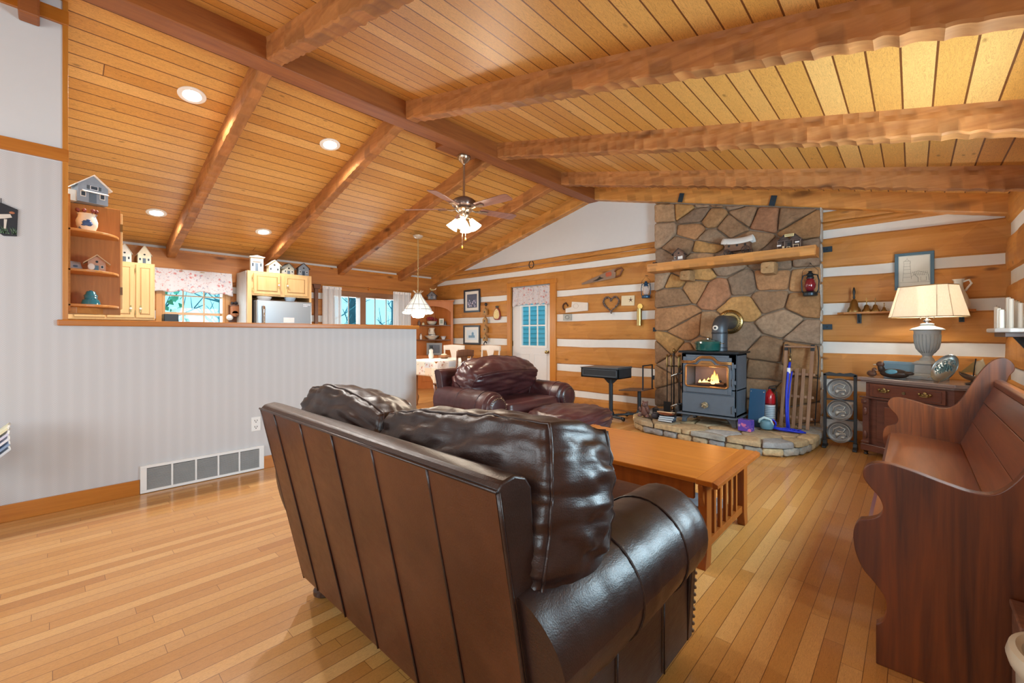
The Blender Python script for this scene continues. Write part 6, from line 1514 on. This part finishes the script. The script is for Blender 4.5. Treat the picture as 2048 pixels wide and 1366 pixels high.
m=MB(); m.tube([(.66,2.21,1.60),(.71,2.21,1.59),(.715,2.21,1.3),(.71,2.21,.85),(.66,2.21,.84)],.013,8); m.ell((.69,2.21,1.57),(.03,.02,.05)); m.build('door_handle',M['chrome'],do,smooth=True)
MB().box(.661,.663,2.50,2.66,1.36,1.44).build('paper_note',plain('#E4E4E8',.7),do)
m=MB()
for i,z in enumerate((1.655,1.63)):
    for k in range(5-2*i): m.box(.661,.663,2.80+k*.023,2.817+k*.023,z-.007,z+.008)
m.build('sticker',plain('#E8ECF8',.5),do)
for nm,lab,cat,y,w_,h_,c in (('plastic_tub','white tub on top of the refrigerator left side','tub',2.28,.20,.05,'#D8D8D8'),('serving_dish','blue and white dish on top of the refrigerator right side','dish',2.66,.16,.06,'#A8BCD0')):
    t=thing(nm,lab,cat,(-7.42,y,1.702)); MB().lathe([(w_*.38,0),(w_*.5,h_*.8),(w_*.52,h_),(w_*.46,h_),(w_*.36,.008),(0,.008)],n=20).build('bowl',plain(c,.4,var=.1),t,smooth=40); MB().lathe([(w_*.53,h_),(w_*.53,h_+.008),(0,h_+.01)],n=20).build('lid',plain(c,.4),t,smooth=40)
ZF=2.152
def mb1(t,w,d,h):
    MB().box(-w*.35,w*.35,-d/2-.004,-d/2,h*.62,h*.70).build('slot',plain('#7A6A5A',.7),t); MB().box(-w*.6,w*.6,-d/2-.03,-d/2,h*.98,h*1.02).build('eave_board',plain('#EDE6DA',.7),t)
house('wooden_birdhouse','tall whitewashed box birdhouse, leftmost on the fridge cabinet',(-7.50,2.195,ZF),PI/2-.15,.17,.13,.22,'#E6DCCB','#D8CFC0',rh=.02,over=.02,extra=mb1,hole=False)
house('wooden_birdhouse','cream gabled birdhouse with a blue door, second on the fridge cabinet',(-7.50,2.435,ZF),PI/2,.16,.12,.13,'#E8DEC4','#EDE8DE',porch='#9CC0DC')
house('wooden_birdhouse','mossy grey birdhouse with flowers, third on the fridge cabinet',(-7.50,2.645,ZF),PI/2+.1,.17,.12,.10,'#B8B8AC','#6E7270',trim='#EDE8E0')
house('wooden_birdhouse','dark roofed blue porch birdhouse, rightmost on the fridge cabinet',(-7.50,2.89,ZF),PI/2-.1,.16,.12,.13,'#8A98A8','#5A4440',trim='#F0F0F0',porch='#3A4A5C')
# wooden caddy right of the window
t=thing('utensil_box','brown wooden wall box with a crescent cut-out beside the sink window','wall box',(-7.92,1.98,0)); MB().box(.0,.14,-.06,.05,1.62,1.64).box(.0,.02,-.06,.05,1.30,1.62).build('bracket_shelf',M['brownchair'],t,bevel=.003)
MB().box(.02,.14,-.045,.05,1.50,1.62).cyl((.02,.0,1.50),(.14,0,1.50),.047,n=18).build('curved_box',plain('#A8683C',.5,var=.15),t,bevel=.003); MB().tube([(.142,.0,1.49),(.142,.012,1.475),(.142,.028,1.485)],.005,6).build('crescent_cut_out',M['black'],t); MB().ell((.08,-.06,1.44),(.045,.045,.045)).build('white_roll',plain('#E8E8EA',.7),t,smooth=True)
m=MB(); m.ell((.06,-.02,1.665),.025,8,6).ell((.08,.02,1.67),.028,8,6); m.build('pine_cones',plain('#3A3438',.7,var=.4,nscale=60),t)
valance('window_valance','red rose print valance across the sink window',(-7.905,1.475,2.13),PI/2,.96,.33,M['val'],folds=4,depth=.05)
# black coffee maker + pans on the counter / range
t=thing('range_hood_pot','low black pot on the stove seen over the pass-through ledge','pot',(-5.55,.62,.0)); 
m=MB(); m.box(-.30,.30,-.30,.30,0,.90); m.build('stove_body',plain('#25282C',.3),t,bevel=.01)
m=MB(); m.box(-.30,.30,-.31,-.25,.90,1.22); m.build('backguard',plain('#1A1C20',.3),t,bevel=.01); t['label']='black kitchen range with a raised back panel behind the pass-through'; t.name='kitchen_range'; t['category']='stove'
for a,b in ((-.14,-.1),(.14,-.1),(-.14,.14),(.14,.14)): m=MB(); m.tube([(a+.08*math.cos(q),b+.08*math.sin(q),.905) for q in [2*PI*k/18 for k in range(18)]],.006,5,closed=True); m.build('burner',M['iron'],t)
t=thing('coffee_maker','black appliance standing on the counter in front of the sink window','appliance',(-7.45,1.12,.902)); MB().box(-.09,.09,-.08,.08,0,.04).box(-.09,-.03,-.08,.08,.04,.50).box(-.09,.09,-.08,.08,.42,.55).build('housing',M['black'],t,bevel=.01,seg=3); MB().lathe([(.05,.045),(.062,.10),(.055,.16),(.045,.19)],(.03,0,0),n=18).build('carafe',plain('#9AA0A4',.1,alpha=.6),t,smooth=40)
t=thing('dish_rack','tall dark chopping block and pan lids stacked at the sink window','rack',(-7.50,1.40,.902)); MB().box(-.1,.1,-.12,.12,0,.30).build('block',plain('#B8A898',.5),t,bevel=.01); m=MB(); m.lathe([(.15,.40),(.16,.42),(.10,.435),(0,.44)],n=24); m.build('pan_lid',plain('#15181C',.25),t,smooth=40); MB().cyl((0,0,.30),(0,0,.40),.02).build('pan_stem',M['black'],t)
t=thing('peninsula_counter','low black tray and lids on the ledge behind the half wall','tray',(-5.2,1.32,0)); t.name='kitchen_peninsula'; t['label']='pale kitchen peninsula counter behind the half wall'; t['category']='counter'
MB().box(-.55,.80,-.38,1.3,.0,.86).build('cabinet_base',M['cab'],t); MB().box(-.58,.85,-.40,1.32,.86,.90).build('counter_top',plain('#CFC6B8',.3),t,bevel=.005)
# green calendar and note by the fridge
t=thing('wall_calendar','green leafy picture with a white note hanging right of the fridge','calendar',(-7.922,3.12,1.60)); MB().box(0,.006,-.06,.06,.0,.20).build('picture',plain('#6E9A6A',.6,var=.5,nscale=20),t); MB().box(0,.004,-.06,.06,-.30,-.01).build('note_sheet',plain('#E6E2DC',.7),t)
# dining window dressing
def panel(lab,y0,y1,zt,zb,x=-7.87):
    t=thing('lace_curtain',lab,'curtain',(x,(y0+y1)/2,0)); w_=y1-y0
    m=MB(); m.grid(lambda u,v:(.02*math.sin(u*2*PI*7)*(0.4+.6*v)+.01*math.sin(u*23),-w_/2*(1+.05*v)+w_*(1+.05*v)*u,zt-(zt-zb)*v),90,12); m.build('lace_panel',M['lace'],t,smooth=True)
    m=MB(); m.grid(lambda u,v:(.022*math.sin(u*2*PI*7)*.4+.006,-w_/2+w_*u,zt+.01-.05*v),90,3); m.build('heading',plain('#ECECEE',.9),t,smooth=True)
panel('left white lace curtain beside the dining window',3.38,3.74,2.05,.35); panel('right white lace curtain beside the dining window',4.84,5.27,2.05,.35)
t=thing('curtain_rod','thin brass curtain rod over the dining window','curtain rod',(-7.87,4.3,2.075)); MB().cyl((0,-.95,0),(0,1.0,0),.010).build('rod',plain('#C08A4A',.3,.6),t,smooth=40); m=MB(); m.box(-.06,.01,-.012,.012,-.03,.02); m.build('centre_bracket',M['oakc'],t)
t=thing('carved_shelf_bracket','dark carved wooden corner post beside the dining window','post',(-7.93,3.28,0)); MB().box(.005,.05,-.03,.03,.30,2.0).build('post',M['brownchair'],t,bevel=.004); MB().prism([(-.07,2.08),(.07,2.08),(.05,2.0),(-.05,2.0)],'yz',.005,.08).build('carved_cap',M['brownchair'],t,bevel=.004)
# ================================================================ HUTCH
hc=thing('corner_hutch','pine corner hutch with scalloped top and open shelves in the far left corner','hutch',(-7.59,5.61,0),math.radians(43))
HM=M['hutch']; hw=.46
pts=[(-hw,0),(hw,0),(hw-.02,.08),(.0,.42),(-hw+.02,.08)]
MB().prism([(-hw,.0),(hw,.0),(hw-.02,.10),(0,.36),(-hw+.02,.10)],'xy',0,.72).build('lower_cupboard',HM,hc,bevel=.004)
for s in (-1,1): MB().box(s*hw-.05 if s>0 else -hw,hw if s>0 else -hw+.05,-.005,.02,.72,1.88).build('front_stile',HM,hc,bevel=.003)
m=MB(); 
for s in (-1,1): m.prism([(s*(hw-.04),.02),(s*(hw-.02),.04),(0,.37),(0,.34)],'xy',.72,1.88)
m.build('back_boards',HM,hc)
m=MB(); arc=[(-hw+.05,1.88),(-hw+.05,1.66)]+[(x,1.66+.12*(1-(x/(hw-.06))**2)**.7) for x in [-(hw-.06)+2*(hw-.06)*k/14 for k in range(15)]]+[(hw-.05,1.66),(hw-.05,1.88)]; m.prism(arc,'xz',-.004,.018); m.build('scalloped_header',HM,hc)
MB().prism([(-hw-.03,-.03),(hw+.03,-.03),(hw,.08),(0,.40),(-hw,.08)],'xy',1.88,1.91).build('cornice',HM,hc,bevel=.006)
for z in (1.06,1.375): MB().prism([(-hw+.04,.03),(-.2,.015),(.2,.015),(hw-.04,.03),(0,.34)],'xy',z-.02,z).build('shelf',M['brownchair'],hc,bevel=.002)
MB().box(-.2,.2,-.012,0,.15,.65).build('cupboard_door',HM,hc,bevel=.005)
def hp(x,y): c,s=math.cos(math.radians(43)),math.sin(math.radians(43)); return (-7.59+c*x-s*y,5.61+s*x+c*y)
x,y=hp(-.02,.12); t=thing('flower_basket','bowl of dark red flowers on the upper hutch shelf','bowl',(x,y,1.376)); MB().lathe([(.05,0),(.09,.03),(.11,.08),(.10,.08),(0,.03)],n=20).build('bowl',plain('#C9C2B4',.5,var=.2),t,smooth=40); m=MB(); rr_=random.Random(6)
for i in range(26): m.ell((rr_.uniform(-.1,.1),rr_.uniform(-.08,.08),.10+rr_.uniform(0,.06)),.022,7,5)
m.build('red_flowers',plain('#8E2A34',.8,var=.3,nscale=40),t); m=MB(); m.tube([(-.10,0,.06),(-.07,0,.22),(0,0,.28),(.07,0,.22),(.10,0,.06)],.004,5); m.build('twig_handle',plain('#B8845A',.8),t)
x,y=hp(-.02,.12); t=thing('wash_basin','cream wash basin holding a pitcher on the lower hutch shelf','basin',(x,y,1.061)); MB().lathe([(.07,0),(.08,.01),(.14,.06),(.16,.085),(.15,.085),(.07,.015),(0,.012)],n=28).build('basin',plain('#E2DACB',.3,var=.05,coat=.3),t,smooth=40); MB().lathe([(.145,.066),(.15,.072)],n=28).build('blue_band',plain('#5A6478',.4),t,smooth=True)
t=thing('wash_pitcher','cream pitcher with a dark band standing in the wash basin','pitcher',(x,y,1.076)); MB().lathe([(.05,0),(.075,.03),(.08,.08),(.055,.15),(.045,.19),(.065,.235),(.055,.235),(.03,.18)],n=26,sx=1.05).build('pitcher_body',plain('#E2DACB',.3,var=.05,coat=.3),t,smooth=40); m=MB(); m.tube([(-.05,0,.21),(-.11,0,.20),(-.12,0,.13),(-.075,0,.07)],.010,7); m.build('handle',plain('#E2DACB',.3),t,smooth=True); MB().lathe([(.081,.075),(.0815,.085),(.081,.095)],n=26).build('blue_band',plain('#4A5468',.4),t,smooth=True)
for dx,z,nm,lab,cat,r,h_,c in ((.24,1.061,'small_bowl','small white bowl right of the wash basin','bowl',.06,.07,'#DADFE6'),(-.25,1.061,'salt_bottle','small white bottle left of the wash basin','bottle',.025,.12,'#E4E0DC'),(.20,1.376,'picture_block','white framed block right of the flower bowl','frame',.05,.14,'#E2DED2'),(.28,1.376,'candle_jar','dark jar at the right of the upper hutch shelf','jar',.03,.07,'#3A3434'),(-.2,1.376,'cream_candle','small cream jar left of the flower bowl','jar',.03,.05,'#D8C8A0'),(-.29,1.376,'spice_jar','brown jar at the left of the upper hutch shelf','jar',.03,.09,'#6E5448')):
    x,y=hp(dx,.07); t=thing(nm,lab,cat,(x,y,z),math.radians(43))
    if 'block' in nm: MB().box(-r,r,-.02,.02,0,h_).build('frame',plain(c,.6),t,bevel=.003); MB().box(-r*.6,r*.6,-.022,-.02,.03,h_-.03).build('picture',plain('#9AA8A0',.6,var=.3),t)
    elif 'bowl' in nm: MB().lathe([(.03,0),(r,h_),(r*.92,h_),(0,.012)],n=18).build('bowl',plain(c,.3),t,smooth=40); MB().lathe([(r*.9,h_*.75),(r*.97,h_*.85)],n=18).build('blue_band',plain('#6A84A8',.4),t)
    else: MB().lathe([(r,0),(r,h_*.7),(r*.5,h_*.8),(r*.5,h_)],n=14).build('jar_body',plain(c,.35,var=.15),t,smooth=40); MB().lathe([(r*.55,h_),(r*.55,h_+.015),(0,h_+.016)],n=14).build('lid',M['brownchair'],t,smooth=40)
house('wooden_birdhouse','grey birdhouse with a carved bird perched on its roof on top of the hutch',(-7.45,5.52,1.912),math.radians(43),.16,.12,.09,'#6E6A70','#4A464C',over=.03,rh=.07)
t=thing('carved_bird','little carved yellow bird on the hutch birdhouse','figurine',(-7.45,5.52,2.085),math.radians(43)); MB().ell((0,0,.03),(.045,.02,.02)).ell((-.04,0,.055),(.018,.016,.016)).build('body',plain('#C9AE78',.6,var=.25),t,smooth=True); MB().prism([(.03,.03),(.09,.07),(.07,.03)],'xz',-.01,.01).build('tail',plain('#E2D8C0',.6),t)
x,y=hp(.02,.2); t=thing('framed_photo','grey and white picture leaning at the bottom of the hutch','picture',(x,y,.722),math.radians(43)); MB().box(-.17,.17,-.01,.01,0,.26).build('frame',plain('#A0A6AC',.5),t); MB().box(-.12,.12,-.013,-.01,.04,.22).build('picture',plain('#6A7484',.5,var=.4),t)
# ================================================================ DINING
dt=thing('dining_table','dining table under a pale patchwork quilt cloth behind the half wall','table',(-5.74,4.50,0))
MB().box(-.34,.34,-.43,.43,.725,.75).build('tabletop',M['oakc'],dt)
for sx in (-1,1):
    for sy in (-1,1): MB().lathe([(.02,0),(.035,.02),(.03,.05),(.045,.10),(.05,.15),(.03,.19),(.028,.3),(.035,.5),(.03,.6),(.04,.62),(.04,.725)],(sx*.28,sy*.37,0),n=16).build('turned_leg',plain('#A87850',.4,var=.15),dt,smooth=40)
def cloth():
    m=MB(); n=48; hx,hy=.36,.45
    def f(u,v):
        a=2*PI*u; c,s=math.cos(a),math.sin(a); e=.22; X=math.copysign(abs(c)**e,c)*hx; Y=math.copysign(abs(s)**e,s)*hy
        cor=(abs(c)*abs(s)*2)**3
        if v<.5: t=v/.5; return (X*t,Y*t,.757)
        t=(v-.5)/.5; dr=.24+.20*cor; fl=.03*math.sin(a*18)*t; k=1+.10*t*cor+fl/.5*.4+.03*t
        return (X*k,Y*k,.757-dr*t)
    m.grid(f,145,18); return m
tc=thing('tablecloth','patchwork quilt tablecloth with flower prints draped over the dining table','tablecloth',(-5.74,4.50,0)); cloth().build('cloth',M['quilt'],tc,smooth=True,solid=.003)
def dchair(name,lab,loc,rz,mat,top):
    t=thing(name,lab,'chair',loc,rz)
    MB().box(-.21,.21,-.20,.20,.44,.465).build('seat',mat,t,bevel=.01,seg=3)
    for sx in (-1,1):
        MB().tube([(sx*.18,-.17,.44),(sx*.19,-.19,0)],[.018,.013],8).build('leg',mat,t,smooth=True)
        MB().tube([(sx*.18,.18,0),(sx*.175,.18,.45),(sx*.19,.23,top-.02)],[.014,.018,.016],8).build('back_post',mat,t,smooth=True)
    m=MB(); m.grid(lambda u,v:(-.21+.42*u,.235-.02*math.sin(u*PI),top-.09+.09*v+.015*math.sin(u*PI)*v-.0*u),14,4); m.build('crest_rail',mat,t,smooth=True,solid=.02)
    MB().prism([(-.035,.47),(.035,.47),(.05,top-.2),(.085,top-.06),(-.085,top-.06),(-.05,top-.2)],'xz',.205,.222).build('back_splat',mat,t,bevel=.003)
    m=MB(); m.tube([(-.19,-.18,.2),(.19,-.18,.2)],.01,6); m.tube([(-.185,-.18,.24),(-.18,.18,.24)],.01,6); m.tube([(.185,-.18,.24),(.18,.18,.24)],.01,6); m.build('stretcher',mat,t,smooth=True)
    return t
WC=plain('#E4D8CC',.4,var=.08)
dchair('dining_chair','white painted dining chair on the left behind the table',(-6.35,5.13,0),math.radians(35),WC,.96)
dchair('dining_chair','white painted dining chair on the right behind the table',(-5.70,5.38,0),.25,WC,.96)
dchair('dining_chair','dark wooden dining chair between the table and the armchair',(-4.98,4.05,0),math.radians(-75),M['brownchair'],.94)
t=thing('woven_basket','small brown woven centrepiece on the dining table','basket',(-5.90,4.62,.762)); MB().lathe([(.05,0),(.09,.02),(.10,.05),(.09,.05),(0,.02)],n=18).build('basket',plain('#9A6A48',.8,var=.4,nscale=60),t,smooth=40); MB().ell((0,0,.06),(.06,.05,.02)).build('contents',plain('#D8C0A0',.7),t)
t=thing('snowman_figurine','small dark-hatted white figurine beside the half wall on the table','figurine',(-6.0,4.42,.762)); MB().lathe([(.035,0),(.045,.05),(.03,.10),(.035,.14),(.02,.17),(0,.175)],n=16).build('body',plain('#E2DED2',.6),t,smooth=40); MB().lathe([(.045,.17),(.045,.175),(.028,.178),(.026,.22),(0,.222)],n=16).build('hat',M['black'],t,smooth=40)
